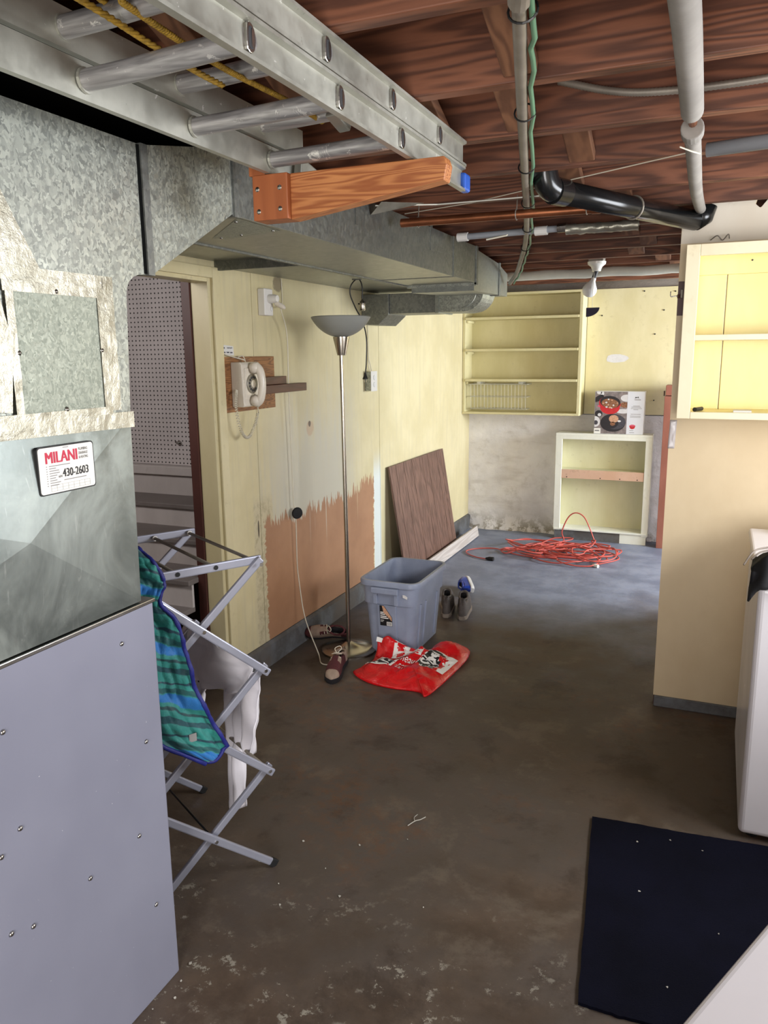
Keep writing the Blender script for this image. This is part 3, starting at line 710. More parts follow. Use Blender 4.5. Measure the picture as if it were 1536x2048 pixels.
MB().box(-1.614, -1.592, 4.594, 4.866, 1.842, 1.97).build('drive_cleat', 'galv_fine', br)
poly = [(-1.60, 1.848), (-1.44, 1.846)]
for k in range(9):
    a = -PI/2+PI/2*k/8; poly.append((-1.44+0.125*math.cos(a), 1.965+0.118*math.sin(a)))
poly += [(-1.60, 1.965)]
MB().prism(poly, 4.602, 4.858, 'Y').build('elbow', 'galv', br, bevel=0.002)
m = MB(); pts = []
for k in range(9):
    a = -PI/2+PI/2*k/8; pts.append((-1.45+0.09*math.cos(a), 4.599, 1.955+0.085*math.sin(a)))
m.tube(pts, 0.003, 6); m.build('elbow_seam', 'galv_fine', br)
MB().prism([(-2.098, 1.785), (-1.985, 1.781), (-1.915, 1.842), (-1.915, 1.966), (-2.098, 1.966)], 4.585, 4.875, 'Y').build('wall_boot', 'galv_dark', br, bevel=0.002)

# ------------------------------------------------------------------ ladder and its bracket
la = thing('extension_ladder', 'aluminium extension ladder lying flat overhead with blue end cap', 'ladder', (-0.83, 0.6, 2.018))
Y0, Y1 = -1.0, 2.108
def rail(xw, sgn, z0, z1, yend):
    poly = [(xw, z0), (xw+sgn*0.014, z0), (xw+sgn*0.014, z0+0.006), (xw+sgn*0.004, z0+0.009), (xw+sgn*0.004, z1-0.009), (xw+sgn*0.014, z1-0.006), (xw+sgn*0.014, z1), (xw, z1)]
    return MB().prism(poly, Y0, yend, 'Y').build('rail', 'alu', la)
rail(-0.664, 1, 2.018, 2.078, Y1-0.02); rail(-1.0, -1, 2.018, 2.078, 1.80); rail(-0.668, 1, 2.083, 2.145, Y1); rail(-0.995, -1, 2.083, 2.145, 1.84)
def dshape(s, n=18):
    out = []
    for k in range(n):
        a = 2*PI*k/n; y = 0.0155*math.cos(a); z = 0.021*math.sin(a)
        if y < -0.006: y = -0.006-(-0.006-y)*0.25
        out.append((y*s, z*s))
    return out
for zc, ys, xr in ((2.048, (-0.72, -0.42, -0.12, 0.18, 0.47, 0.772, 1.07, 1.366, 1.662), -0.66), (2.114, (-0.75, -0.45, -0.15, 0.15, 0.44, 0.735, 1.03, 1.325, 1.622), -0.664)):
    for y in ys:
        if y < -0.2: continue
        m = MB(); m.tube([(-0.998, y+0.03, zc), (-0.9, y+0.024, zc), (-0.7, y, zc), (xr+0.002, y-0.006, zc)], 0.0175, 14)
        r = m.build('rung', 'rung', la, 'auto')
        MB().tube([(-0.9985, y+0.03, zc), (-0.993, y+0.03, zc)], 0.0205, 16).build('swaged_collar', 'alu', r)
    for y in list(ys)+[ys[-1]+0.296]:
        if y < 0.3: continue
        d = MB().prism([(y-0.01+a, zc+b) for a, b in dshape(1.0)], xr-0.001, xr+0.0068, 'X').build('rung_end', 'steel', la, bevel=0.0015)
        MB().prism([(y-0.009+a, zc+b) for a, b in dshape(0.72)], xr+0.006, xr+0.0073, 'X').build('rung_hole', 'seal', d)
        MB().prism([(y-0.006+a*0.5, zc+b) for a, b in dshape(0.62)], xr+0.0072, xr+0.0085, 'X').build('rung_lip', 'steel', d)
MB().box(-0.672, -0.648, Y1-0.03, Y1+0.02, 2.02, 2.064).build('end_cap', 'blue_cap', la, bevel=0.006)
for a, b, c, d in (((-0.985, 1.79, 2.05), (-0.985, 1.90, 2.03), 0.02, 0.05), ((-0.80, 1.61, 2.108), (-0.79, 1.66, 2.085), 0.03, 0.02)): MB().bar(a, b, c, d).build('rung_lock', 'alu', la, bevel=0.003)
for x, y0, y1, zz in ((-0.865, -0.4, 1.30, 2.084), (-0.84, 1.0, 1.66, 2.10), (-0.90, -0.4, 1.04, 2.125)):
    core = [Vector((x+0.012*math.sin(y*2.3), y, zz+0.006*math.sin(y*9))) for y in [y0+(y1-y0)*i/60 for i in range(61)]]
    m = MB()
    for ph in (0, 2*PI/3, 4*PI/3):
        pts = []
        for i in range(241):
            f = i/240*60; a = int(min(59, f)); p = core[a].lerp(core[a+1], f-a); an = ph+i*1.1
            pts.append(p+Vector((math.cos(an)*0.003, 0, math.sin(an)*0.003)))
        m.tube(pts, 0.003, 5)
    m.build('rope', 'rope', la, True)
bk = thing('ladder_bracket', 'orange plywood bracket with a tapered arm holding up the ladder', 'bracket', (-0.95, 1.72, 1.92))
MB().box(-1.05, -0.956, 1.685, 1.745, 1.915, 2.0165).build('hanger_block', 'ply_hanger', bk, bevel=0.002)
MB().box(-1.062, -1.018, 1.69, 1.728, 2.0165, 2.148).build('hanger_post', 'ply_hanger', bk, bevel=0.002)
MB().prism([(-0.956, 1.914), (-0.578, 1.968), (-0.572, 2.0), (-0.578, 2.0165), (-0.956, 2.0165)], 1.70, 1.742, 'Y').build('arm', 'ply_orange', bk, bevel=0.002)
for x, z in ((-1.037, 1.985), (-0.977, 1.985), (-1.035, 1.935), (-0.977, 1.938)):
    MB().lathe([(0.0, 0.002), (0.004, 0.0015), (0.006, 0.0)], 10, (x, 1.685, z), Matrix.Rotation(PI/2, 3, 'X')).build('screw', 'steel', bk)

# ------------------------------------------------------------------ drying rack
RO = Vector((-1.22, 1.906, 0)); RA = math.radians(30)
ra = Vector((-math.sin(RA), -math.cos(RA), 0)); rb = Vector((-math.cos(RA), math.sin(RA), 0))
def RK(s, t, z): return RO+ra*s+rb*t+Vector((0, 0, z))
rk = thing('drying_rack', 'folding silver clothes drying rack standing beside the furnace', 'drying rack', RO)
SL, LV = 0.385, 0.3325
for t, off in ((0.0, 1), (0.52, -1)):
    for k in range(3):
        z0, z1 = k*LV, (k+1)*LV
        e = 0.02
        for d in (0, 1):
            sA, sB = (0.0, SL) if d else (SL, 0.0)
            a = RK(sA, t-off*(0.009 if d else -0.009), z0+(0.012 if k == 0 else 0)); b = RK(sB, t-off*(0.009 if d else -0.009), z1)
            dr = (b-a).normalized()
            lo = 0 if k == 0 else 0.018
            br_ = MB().bar(a-dr*lo, b+dr*0.018, 0.013, 0.024, up=ra).build('scissor_bar', 'rack', rk, bevel=0.004)
            if k == 0:
                MB().bar(a-dr*0.014, a+dr*0.012, 0.016, 0.027, up=ra).build('foot', 'rubber', br_, bevel=0.003)
        for s, z in ((0.19, z0+LV/2), (0.0, z1), (SL, z1)):
            p = RK(s, t-off*0.016, z); q = RK(s, t-off*0.0185, z)
            MB().tube([p, q], 0.0055, 10).build('rivet', 'steel', rk)
    MB().bar(RK(-0.018, t+off*0.02, 1.005), RK(0.40, t+off*0.02, 1.005), 0.012, 0.026).build('top_arm', 'rack', rk, bevel=0.004)
    for s in (0.13, 0.245):
        MB().tube([RK(s, t+off*0.013, 1.005), RK(s, t+off*0.0115, 1.005)], 0.0068, 10).build('rod_cap', 'rubber', rk)
for s, z in ((0.008, 1.005), (0.13, 1.005), (0.245, 1.005), (0.37, 1.005), (0.0, LV), (0.0, 2*LV), (SL, LV), (SL, 2*LV), (0.19, LV/2), (0.19, LV*1.5), (0.19, LV*2.5)):
    r_ = 0.0055 if z > 0.3 else 0.0035
    e_ = 0.022 if z > 1.0 else 0.0
    MB().tube([RK(s, e_, z), RK(s, 0.52-e_, z)], r_, 10).build('rod', 'conduit' if z > 0.3 else 'black', rk, True)
for t in (0.012, 0.508):
    for s in (0.008, 0.13, 0.245): MB().tube([RK(s, t+0.02 if t < .2 else t-0.02, 1.005), RK(s, t+0.012 if t < .2 else t-0.026, 1.005)], 0.009, 12).build('rod_sleeve', 'white_pl', rk)

# teal garment over the near side of the rack
tg = thing('quilted_garment', 'teal and blue striped quilted garment with navy edging draped on the rack', 'garment', RK(0.25, -0.04, 0.44))
redge = [(0.352, 1.10), (0.33, 1.062), (0.312, 1.012), (0.326, 0.955), (0.287, 0.90), (0.262, 0.80), (0.240, 0.69), (0.201, 0.587), (0.152, 0.482)]
ledge = [(0.43, 1.09), (0.43, 1.05), (0.43, 1.0), (0.425, 0.93), (0.42, 0.86), (0.415, 0.76), (0.40, 0.66), (0.36, 0.56), (0.222, 0.448)]
RE = catmull([(a, b, 0) for a, b in redge], 5); LE = catmull([(a, b, 0) for a, b in ledge], 5)
def tealfn(u, v):
    i = v*(len(RE)-1); k = min(int(i), len(RE)-2); f = i-k
    p = RE[k].lerp(RE[k+1], f).lerp(LE[k].lerp(LE[k+1], f), u)
    fold = 0.014*math.sin(u*9+v*3)*(1-v*0.6)+0.016*mnoise.noise(Vector((u*5, v*14, 2)))+0.009*mnoise.noise(Vector((u*12, v*30, 7)))
    top = max(0, 0.2-v)/0.2
    return RK(p.x, -0.045-fold+top*top*0.06, p.y-0.01*math.sin(u*PI)*v)
MB().grid(tealfn, 34, 90).build('cloth', 'teal', tg, True, solid=0.006)
edge = [tealfn(0, v/60)+rb*-0.002 for v in range(61)]+[tealfn(u/12, 1.0)+rb*-0.002 for u in range(1, 13)]
edge2 = edge+[tealfn(1, 1-v/40)+rb*-0.002 for v in range(1, 12)]
m = MB(); m.tube(edge2, [0.0062+0.0018*mnoise.noise(Vector((i*0.7, 0, 0))) for i in range(len(edge2))], 8); m.build('binding', 'binding', tg, True)
pc = tealfn(0.45, 0.9); MB().bar(pc-rb*0.008+Vector((0, 0, 0.012)), pc-rb*0.008-Vector((0, 0, 0.012)), 0.002, 0.022, up=ra).build('care_label', 'print_grey', tg)

# white shirt on the right-hand rod
sh = thing('white_shirt', 'crumpled white long-sleeved shirt hung over a lower rod of the rack', 'shirt', RK(0.0, 0.3, 0.05))
def strip(l, r, name, ph, bow=0.0, so=0.0):
    n = len(l); L = catmull([(a, b, 0) for a, b in l], 6); Rr = catmull([(a, b, 0) for a, b in r], 6)
    def f(u, v):
        i = v*(len(L)-1); k = min(int(i), len(L)-2); q = L[k].lerp(L[k+1], i-k).lerp(Rr[k].lerp(Rr[k+1], i-k), u)
        d = 0.016*math.sin(u*11+ph+v*2.5)*min(1, v*3+0.2)+0.010*mnoise.noise(Vector((u*8, v*5, ph)))+0.004*mnoise.noise(Vector((u*22, v*9, ph)))+bow*math.sin(u*PI)
        return RK(so+d, q.x, q.y)
    return MB().grid(f, 18, 36).build(name, 'shirt', sh, True, solid=0.0025)
strip([(0.56, 0.672), (0.575, 0.60), (0.60, 0.50), (0.50, 0.465)], [(0.06, 0.672), (0.07, 0.62), (0.12, 0.56), (0.20, 0.52)], 'body', 0.3, 0.02, 0.014)
strip([(0.50, 0.47), (0.505, 0.40), (0.45, 0.34), (0.375, 0.285)], [(0.36, 0.50), (0.40, 0.42), (0.37, 0.34), (0.335, 0.27)], 'sleeve', 2.0, 0.0, 0.03)
strip([(0.33, 0.56), (0.30, 0.42), (0.29, 0.25), (0.285, 0.05)], [(0.16, 0.58), (0.19, 0.42), (0.21, 0.25), (0.222, 0.085)], 'sleeve', 4.0, 0.01, -0.012)
strip([(0.20, 0.62), (0.215, 0.53), (0.20, 0.42), (0.17, 0.33)], [(0.065, 0.62), (0.08, 0.52), (0.095, 0.42), (0.125, 0.315)], 'front_tail', 1.0, 0.012, -0.02)

# ------------------------------------------------------------------ things on the left wall
bd = tag(MB().box(XW, XW+0.015, 3.038, 3.482, 1.342, 1.597).build('backing_board', 'ply_phone', None, bevel=0.002, org=(XW, 3.26, 1.342)), 'square brown plywood board on the wall behind the telephone', 'board')
XB = XW+0.015
ph = thing('wall_telephone', 'ivory rotary wall telephone mounted on the brown plywood board', 'telephone', (XB, 3.16, 1.365))
MB().prism([(XB, 1.366), (XB+0.06, 1.366), (XB+0.066, 1.372), (XB+0.06, 1.56), (XB+0.05, 1.572), (XB, 1.572)], 3.092, 3.232, 'Y').build('body', 'phone', ph, bevel=0.006, seg=3)
MB().box(XB+0.055, XB+0.0665, 3.108, 3.218, 1.40, 1.545).build('face_plate', 'phone', ph, bevel=0.004)
RY = Matrix.Rotation(PI/2, 3, 'Y')
dl = MB().lathe([(0.0, 0.0), (0.045, 0.0), (0.045, 0.004), (0.041, 0.0075), (0.0, 0.0085)], 32, (XB+0.066, 3.163, 1.472), RY).build('dial', 'phone_dial', ph, 'auto')
MB().lathe([(0.0, 0.008), (0.018, 0.008), (0.018, 0.0105), (0, 0.011)], 20, (XB+0.066, 3.163, 1.472), RY).build('dial_centre', 'phone', dl)
for k in range(10):
    a = math.radians(60+k*28)
    MB().lathe([(0, 0.0085), (0.0062, 0.0085), (0.0062, 0.0098), (0, 0.0098)], 10, (XB+0.066, 3.163+0.031*math.cos(a), 1.472+0.031*math.sin(a)), RY).build('finger_hole', 'seal', dl)
hp = catmull([(XB+0.085, 3.163, 1.380), (XB+0.112, 3.163, 1.405), (XB+0.124, 3.163, 1.47), (XB+0.114, 3.163, 1.53), (XB+0.088, 3.163, 1.557)], 6)
hs = MB(); hs.tube(hp, [0.017+0.004*abs(2*i/(len(hp)-1)-1) for i in range(len(hp))], 14); hs = hs.build('handset', 'phone', ph, True)
for z, tl in ((1.392, 0.25), (1.546, -0.25)):
    MB().lathe([(0.012, -0.024), (0.026, -0.022), (0.028, -0.006), (0.027, 0.006), (0.018, 0.016), (0.0, 0.019)], 24, (XB+0.094, 3.163, z), Matrix.Rotation(PI/2+tl, 3, 'Y')).build('ear_cup' if z > 1.5 else 'mouth_cup', 'phone', hs, True)
up = catmull([(XB+0.03, 3.085, 1.445), (XB+0.045, 3.06, 1.42), (XB+0.045, 3.055, 1.36), (XB+0.05, 3.075, 1.27), (XB+0.055, 3.105, 1.228), (XB+0.06, 3.14, 1.232), (XB+0.07, 3.168, 1.28), (XB+0.085, 3.175, 1.335)], 12)
m = MB(); pts = []
NC = 52; NN = NC*8
for i in range(NN+1):
    f = i/NN*(len(up)-1); k = min(int(f), len(up)-2); p = up[k].lerp(up[k+1], f-k); tg_ = (up[k+1]-up[k]).normalized(); n1 = tg_.cross(Vector((1, 0, 0.1))).normalized(); n2 = tg_.cross(n1)
    a = i/8*2*PI; pts.append(p+(n1*math.cos(a)+n2*math.sin(a))*0.0062)
m.tube(pts, 0.0018, 5); m.tube([pts[-1], (XB+0.092, 3.165, 1.36), (XB+0.096, 3.163, 1.38)], 0.0028, 6); m.build('coiled_cord', 'cord_w', ph, True)
m = MB(); m.tube(catmull([(XW+0.004, 3.052, 1.83), (XW+0.005, 3.058, 1.70), (XW+0.006, 3.05, 1.62), (XW+0.02, 3.09, 1.60), (XB+0.03, 3.16, 1.582), (XB+0.03, 3.17, 1.571)], 6), 0.0028, 6)
m.tube(catmull([(XB+0.004, 3.15, 1.594), (XB+0.02, 3.165, 1.600), (XB+0.025, 3.175, 1.585), (XB+0.03, 3.172, 1.57)], 5), 0.0026, 6); m.build('line_cord', 'cord_w', ph, True)
nt_ = thing('paper_note', 'small white handwritten paper note stuck above the telephone', 'note', (XW+0.001, 3.1, 1.605))
MB().add([(XW+0.002, 3.043, 1.609), (XW+0.001, 3.147, 1.602), (XW+0.002, 3.142, 1.645), (XW+0.003, 3.045, 1.652)], [(0, 1, 2, 3)]).build('sheet', 'paper', nt_, solid=0.0004)
m = MB()
for z, a, b in ((1.637, 3.055, 3.07), (1.637, 3.09, 3.13), (1.617, 3.052, 3.075), (1.617, 3.085, 3.105), (1.616, 3.112, 3.133)):
    m.tube([(XW+0.0036, a+(b-a)*i/14, z+0.004*math.sin(i*2.4+a*90)) for i in range(15)], 0.0006, 4)
m.build('handwriting', 'ink', nt_)
ws = thing('wooden_peg_shelf', 'small dark stained wooden shelf with two staggered bars beside the telephone', 'shelf', (XW, 3.5, 1.41))
MB().box(XB, XB+0.025, 3.29, 3.56, 1.458, 1.497).build('back_bar', 'dark_shelf', ws, bevel=0.002)
MB().box(XB, XB+0.045, 3.28, 3.735, 1.416, 1.457).build('front_bar', 'dark_shelf', ws, bevel=0.002)

ob = thing('wall_outlet', 'white surface outlet box with a plug adapter near the doorway', 'outlet', (XW, 3.44, 1.79))
MB().box(XW, XW+0.042, 3.372, 3.45, 1.793, 1.921).build('box', 'white_pl', ob, bevel=0.006, seg=3)
MB().lathe([(0.0, 0.0), (0.021, 0.0), (0.021, 0.03), (0.016, 0.05), (0.0, 0.052)], 20, (XW+0.04, 3.412, 1.872), RY).build('adapter', 'white_pl', ob, 'auto')
MB().lathe([(0.0, 0.0), (0.013, 0.0), (0.013, 0.045), (0.006, 0.056), (0.0, 0.057)], 16, (XW+0.07, 3.43, 1.853), Matrix.Rotation(PI/2+0.5, 3, 'Y')).build('plug', 'phone', ob, 'auto')
MB().lathe([(0.0, 0.0), (0.011, 0.0), (0.011, 0.004), (0.0, 0.005)], 16, (XW+0.042, 3.43, 1.825), RY).build('socket_cover', 'paper', ob)
MB().tube(catmull([(XW+0.004, 3.60, 1.985), (XW+0.005, 3.603, 1.90), (XW+0.01, 3.59, 1.855), (XW+0.05, 3.50, 1.835), (XW+0.09, 3.44, 1.84)], 6), 0.0022, 6).build('stray_wire', 'cord_w', ob, True)
mo = thing('metal_outlet_box', 'galvanised outlet box with white face plate and bare cable on the wall', 'outlet', (XW, 4.69, 1.37))
MB().box(XW, XW+0.045, 4.62, 4.70, 1.372, 1.492).build('box', 'galv', mo, bevel=0.003)
fp = MB().box(XW+0.045, XW+0.05, 4.612, 4.708, 1.368, 1.496).build('face_plate', 'white_pl', mo, bevel=0.002)
for z in (1.41, 1.455): MB().lathe([(0, 0), (0.016, 0), (0.016, 0.003), (0, 0.0035)], 16, (XW+0.05, 4.66, z), RY).build('socket', 'paper', fp)
MB().tube([(XW+0.005, 4.665, 1.97), (XW+0.005, 4.672, 1.58), (XW+0.008, 4.665, 1.53), (XW+0.02, 4.66, 1.49)], 0.003, 6).build('cable', 'cord_w', mo)
MB().tube([(XW+0.005, 4.672, 1.58), (XW+0.01, 4.69, 1.53), (XW+0.02, 4.685, 1.49)], 0.003, 6).build('cable', 'cord_w', mo)

# ------------------------------------------------------------------ floor lamp
LX, LY = -1.788, 3.665
lp = thing('floor_lamp', 'tall nickel floor lamp with frosted glass uplight bowl', 'floor lamp', (LX, LY, 0))
MB().lathe([(0.150, 0.0), (0.150, 0.012), (0.146, 0.016), (0.10, 0.022), (0.05, 0.034), (0.016, 0.052), (0.0, 0.053)], 48, (LX, LY, 0)).build('base', 'nickel', lp, 'auto')
MB().tube([(LX, LY, 0.05), (LX, LY, 0.62)], 0.0115, 16).build('pole', 'nickel', lp, 'auto')
MB().tube([(LX, LY, 0.62), (LX-0.004, LY, 1.2)], 0.0110, 16).build('pole', 'nickel', lp, 'auto')
MB().tube([(LX-0.004, LY, 1.2), (LX-0.008, LY, 1.63)], 0.0105, 16).build('pole', 'nickel', lp, 'auto')
MB().lathe([(0.0, 1.598), (0.022, 1.598), (0.042, 1.685), (0.042, 1.69), (0.0, 1.69)], 32, (LX-0.006, LY, 0)).build('cone_holder', 'nickel', lp, 'auto')
prof = []
for k in range(13):
    a = k/12*PI/2*0.66; prof.append((0.152*math.sin(a)/math.sin(PI/2*0.66), 1.687+0.10*(1-math.cos(a))/(1-math.cos(PI/2*0.66))))
inner = [(r*0.97, z+0.004) for r, z in prof[::-1]]
MB().lathe([(0.0, prof[0][1])]+prof[1:]+inner[:-1]+[(0.0, inner[-1][1])], 56, (LX-0.006, LY, 0)).build('bowl_shade', 'frost', lp, 'auto')
MB().lathe([(0, 1.70), (0.016, 1.70), (0.016, 1.74), (0.028, 1.755), (0.018, 1.772), (0, 1.774)], 20, (LX-0.006, LY, 0)).build('bulb', 'bulb', lp, True)
m = MB(); m.tube(catmull([(XW+0.085, 3.445, 1.83), (XW+0.05, 3.56, 1.70), (XW+0.035, 3.585, 1.45), (XW+0.03, 3.60, 1.1), (XW+0.03, 3.605, 0.83), (XW+0.035, 3.612, 0.79)], 8), 0.0032, 6)
m.tube(catmull([(XW+0.035, 3.615, 0.74), (XW+0.03, 3.62, 0.5), (XW+0.035, 3.625, 0.38), (XW+0.08, 3.60, 0.18), (XW+0.20, 3.52, 0.02), (-1.83, 3.43, 0.005), (-1.76, 3.46, 0.005), (-1.78, 3.53, 0.008)], 8), 0.0032, 6)
m.build('cord', 'cord_w', lp, True)
MB().lathe([(0.0, -0.009), (0.028, -0.008), (0.032, 0.0), (0.028, 0.009), (0.0, 0.011)], 28, (XW+0.045, 3.613, 0.765), Matrix.Rotation(PI/2, 3, 'Y') @ Matrix.Rotation(0.6, 3, 'X')).build('foot_switch', 'rubber', lp, 'auto')
MB().box(LX-0.008, LX+0.014, LY-0.157, LY-0.147, 0.002, 0.022).build('cord_grommet', 'steel', lp, bevel=0.002)

# hanging socket with plug
ps = thing('hanging_lamp_socket', 'bare brass lamp socket hanging on a black cord below the duct', 'lamp socket', (-1.79, 3.85, 1.825))
MB().tube(catmull([(-1.757, 3.85, 1.885), (-1.757, 3.85, 1.95), (-1.772, 3.85, 1.985), (-1.795, 3.85, 1.984), (-1.822, 3.85, 1.955), (-1.826, 3.85, 1.91), (-1.80, 3.86, 1.84), (-1.765, 3.87, 1.77), (-1.745, 3.87, 1.68), (-1.748, 3.87, 1.56), (-1.755, 3.87, 1.50)], 8), 0.0035, 7).build('cord', 'black', ps, True)
MB().lathe([(0.0, 1.888), (0.005, 1.888), (0.006, 1.880), (0.014, 1.872), (0.0155, 1.862), (0.0155, 1.83), (0.014, 1.827), (0.0, 1.827)], 20, (-1.757, 3.85, 0)).build('socket_shell', 'nickel', ps, 'auto')
MB().tube([(-1.772, 3.845, 1.862), (-1.778, 3.843, 1.862)], 0.004, 8).build('switch_key', 'black', ps)
pg = MB().lathe([(0.0, 1.505), (0.006, 1.505), (0.008, 1.49), (0.015, 1.475), (0.015, 1.47), (0, 1.47)], 16, (-1.755, 3.87, 0)).build('plug', 'black', ps, 'auto')
for d in (-0.006, 0.006): MB().box(-1.755+d-0.001, -1.755+d+0.001, 3.867, 3.873, 1.453, 1.47).build('prong', 'steel', pg)
MB().box(-1.81, -1.765, 3.84, 3.862, 1.983, 1.988).build('clip', 'galv_dark', ps)

# ------------------------------------------------------------------ storage tote
TX0, TX1, TY0, TY1 = -1.725, -1.375, 3.65, 4.165
to = thing('storage_tote', 'open grey-blue plastic storage tote standing on the floor behind the red bag', 'storage bin', (-1.55, 3.9, 0))
def rr_ring(i, z, r=0.05, n=5):
    x0, x1, y0, y1 = TX0+i, TX1-i, TY0+i, TY1-i; r = max(0.006, r); out = []
    for cx, cy, a0 in ((x1-r, y0+r, -PI/2), (x1-r, y1-r, 0), (x0+r, y1-r, PI/2), (x0+r, y0+r, PI)):
        for k in range(n+1): a = a0+PI/2*k/n; out.append(Vector((cx+r*math.cos(a), cy+r*math.sin(a), z)))
    return out
rings = [rr_ring(0.058, 0.0, 0.035), rr_ring(0.050, 0.008, 0.04), rr_ring(0.028, 0.285, 0.05), rr_ring(0.020, 0.288, 0.05), rr_ring(0.014, 0.39, 0.055), rr_ring(0.001, 0.391, 0.06), rr_ring(0.0, 0.412, 0.06), rr_ring(0.004, 0.42, 0.058), rr_ring(0.018, 0.42, 0.05), rr_ring(0.02, 0.40, 0.05), rr_ring(0.034, 0.28, 0.045), rr_ring(0.058, 0.012, 0.035)]
MB().loft(rings).build('tub', 'tote', to, 'auto')
def face_pt(x, z, d=0.0):   # point on the near wall of the tub
    f = z/0.288 if z < 0.288 else 1.0
    ins = 0.052+(0.028-0.052)*f if z < 0.288 else 0.018
    return Vector((x, TY0+ins-d, z))
def fplate(x0, x1, z0, z1, d, name, mat, xs=None):
    vs = [face_pt(x0, z0, -0.004), face_pt(x1, z0, -0.004), face_pt(x1, z1, -0.004), face_pt(x0, z1, -0.004), face_pt(x0, z0, d), face_pt(x1, z0, d), face_pt(x1, z1, d), face_pt(x0, z1, d)]
    return MB().add(vs, [(0, 3, 2, 1), (4, 5, 6, 7), (0, 1, 5, 4), (1, 2, 6, 5), (2, 3, 7, 6), (3, 0, 4, 7)]).build(name, mat, to, bevel=0.003)
fplate(-1.615, -1.508, 0.02, 0.285, 0.010, 'front_rib', 'tote'); fplate(-1.632, -1.61, 0.292, 0.385, 0.016, 'handle_bracket', 'tote'); fplate(-1.512, -1.49, 0.292, 0.385, 0.016, 'handle_bracket', 'tote')
hb = MB().prism([(TY0-0.012, 0.355), (TY0+0.012, 0.352), (TY0+0.014, 0.388), (TY0-0.012, 0.386)], -1.64, -1.485, 'X').build('handle', 'tote', to, bevel=0.004)
for y0, y1 in ((3.76, 3.775), (3.84, 3.855), (4.02, 4.035)):
    def sp(y, z, d): return Vector((TX1-(0.052+(0.028-0.052)*z/0.288)+d, y, z))
    vs = [sp(y0, 0.03, -0.004), sp(y1, 0.03, -0.004), sp(y1, 0.28, -0.004), sp(y0, 0.28, -0.004), sp(y0, 0.03, 0.01), sp(y1, 0.03, 0.01), sp(y1, 0.28, 0.01), sp(y0, 0.28, 0.01)]
    MB().add(vs, [(0, 3, 2, 1), (4, 5, 6, 7), (0, 1, 5, 4), (1, 2, 6, 5), (2, 3, 7, 6), (3, 0, 4, 7)]).build('side_rib', 'tote', to, bevel=0.003)
def lp_(x, z, d): p = face_pt(x, z, 0.0125+d); return p
lb = lab(MB().add([lp_(-1.600, -0.017+0.185, 0), lp_(-1.530, -0.017+0.185, 0), lp_(-1.530, -0.017+0.235, 0), lp_(-1.575, -0.017+0.30, 0), lp_(-1.600, -0.017+0.30, 0)], [(0, 1, 2, 3, 4)]).build('product_label', 'print_black', to, solid=0.0008), 'black product label with white print')
MB().add([lp_(-1.578, -0.017+0.262, 0.001), lp_(-1.532, -0.017+0.215, 0.001), lp_(-1.532, -0.017+0.236, 0.001), lp_(-1.575, -0.017+0.298, 0.001), lp_(-1.586, -0.017+0.298, 0.001)], [(0, 1, 2, 3, 4)]).build('label_picture', 'p_steak', lb)
MB().add([lp_(-1.562, -0.017+0.187, 0.001), lp_(-1.531, -0.017+0.187, 0.001), lp_(-1.531, -0.017+0.209, 0.001), lp_(-1.562, -0.017+0.209, 0.001)], [(0, 1, 2, 3)]).build('barcode_panel', 'sticker', lb)
m = MB()
for k in range(8):
    x = -1.559+k*0.0033; m.add([lp_(x, -0.017+0.190, 0.0015), lp_(x+0.0015, -0.017+0.190, 0.0015), lp_(x+0.0015, -0.017+0.206, 0.0015), lp_(x, -0.017+0.206, 0.0015)], [(0, 1, 2, 3)])
m.build('barcode', 'print_black', lb)
m = MB()
for x, z, w_, h_ in ((-1.597, 0.258, 0.02, 0.006), (-1.597, 0.248, 0.028, 0.006), (-1.597, 0.236, 0.036, 0.006), (-1.597, 0.226, 0.046, 0.006), (-1.597, 0.214, 0.02, 0.003), (-1.597, 0.207, 0.015, 0.002)):
    m.add([lp_(x, -0.017+z, 0.001), lp_(x+w_, -0.017+z, 0.001), lp_(x+w_, -0.017+z+h_, 0.001), lp_(x, -0.017+z+h_, 0.001)], [(0, 1, 2, 3)])
m.build('label_print', 'sticker', lb)
m = MB(); m.add([face_pt(-1.465, 0.340, 0.004), face_pt(-1.44, 0.332, 0.004), face_pt(-1.438, 0.345, 0.004), face_pt(-1.452, 0.354, 0.004), face_pt(-1.465, 0.355, 0.004)], [(0, 1, 2, 3, 4)]); m.build('torn_sticker', 'paper', to, solid=0.0006)

# ------------------------------------------------------------------ red plastic bag
bg = thing('plastic_bag', 'crumpled red plastic shopping bag with white lettering lying on the floor', 'bag', (-1.38, 3.5, 0))
OUT = catmull([(-1.63, 3.385, 0), (-1.52, 3.30, 0), (-1.38, 3.275, 0), (-1.235, 3.285, 0), (-1.185, 3.245, 0), (-1.16, 3.36, 0), (-1.14, 3.60, 0), (-1.135, 3.80, 0), (-1.19, 3.90, 0), (-1.30, 3.86, 0), (-1.345, 3.74, 0), (-1.36, 3.655, 0), (-1.48, 3.64, 0), (-1.585, 3.645, 0), (-1.60, 3.50, 0)], 6, True)
CB = Vector((-1.37, 3.50, 0))
def bagz(p, r):
    x, y = p.x, p.y
    h = 0.010+0.050*(1-r**3.0)
    h += 0.024*mnoise.noise(Vector((x*7, y*7, 1)))*(1-r**4)+0.034*(0.35-abs(mnoise.noise(Vector((x*9+y*5, y*8-x*5, 4)))))*(1-r**6)+0.016*(0.3-abs(mnoise.noise(Vector((x*21-y*9, y*19+x*6, 9)))))*(1-r**8)
    h += 0.085*math.exp(-((x+1.55)/0.10)**2-((y-3.64)/0.035)**2)
    h += 0.05*math.exp(-((x+1.42)/0.10)**2-((y-3.635)/0.03)**2)
    h += 0.03*math.exp(-((x+1.22)/0.08)**2-((y-3.80)/0.1)**2)
    return max(0.004, h)
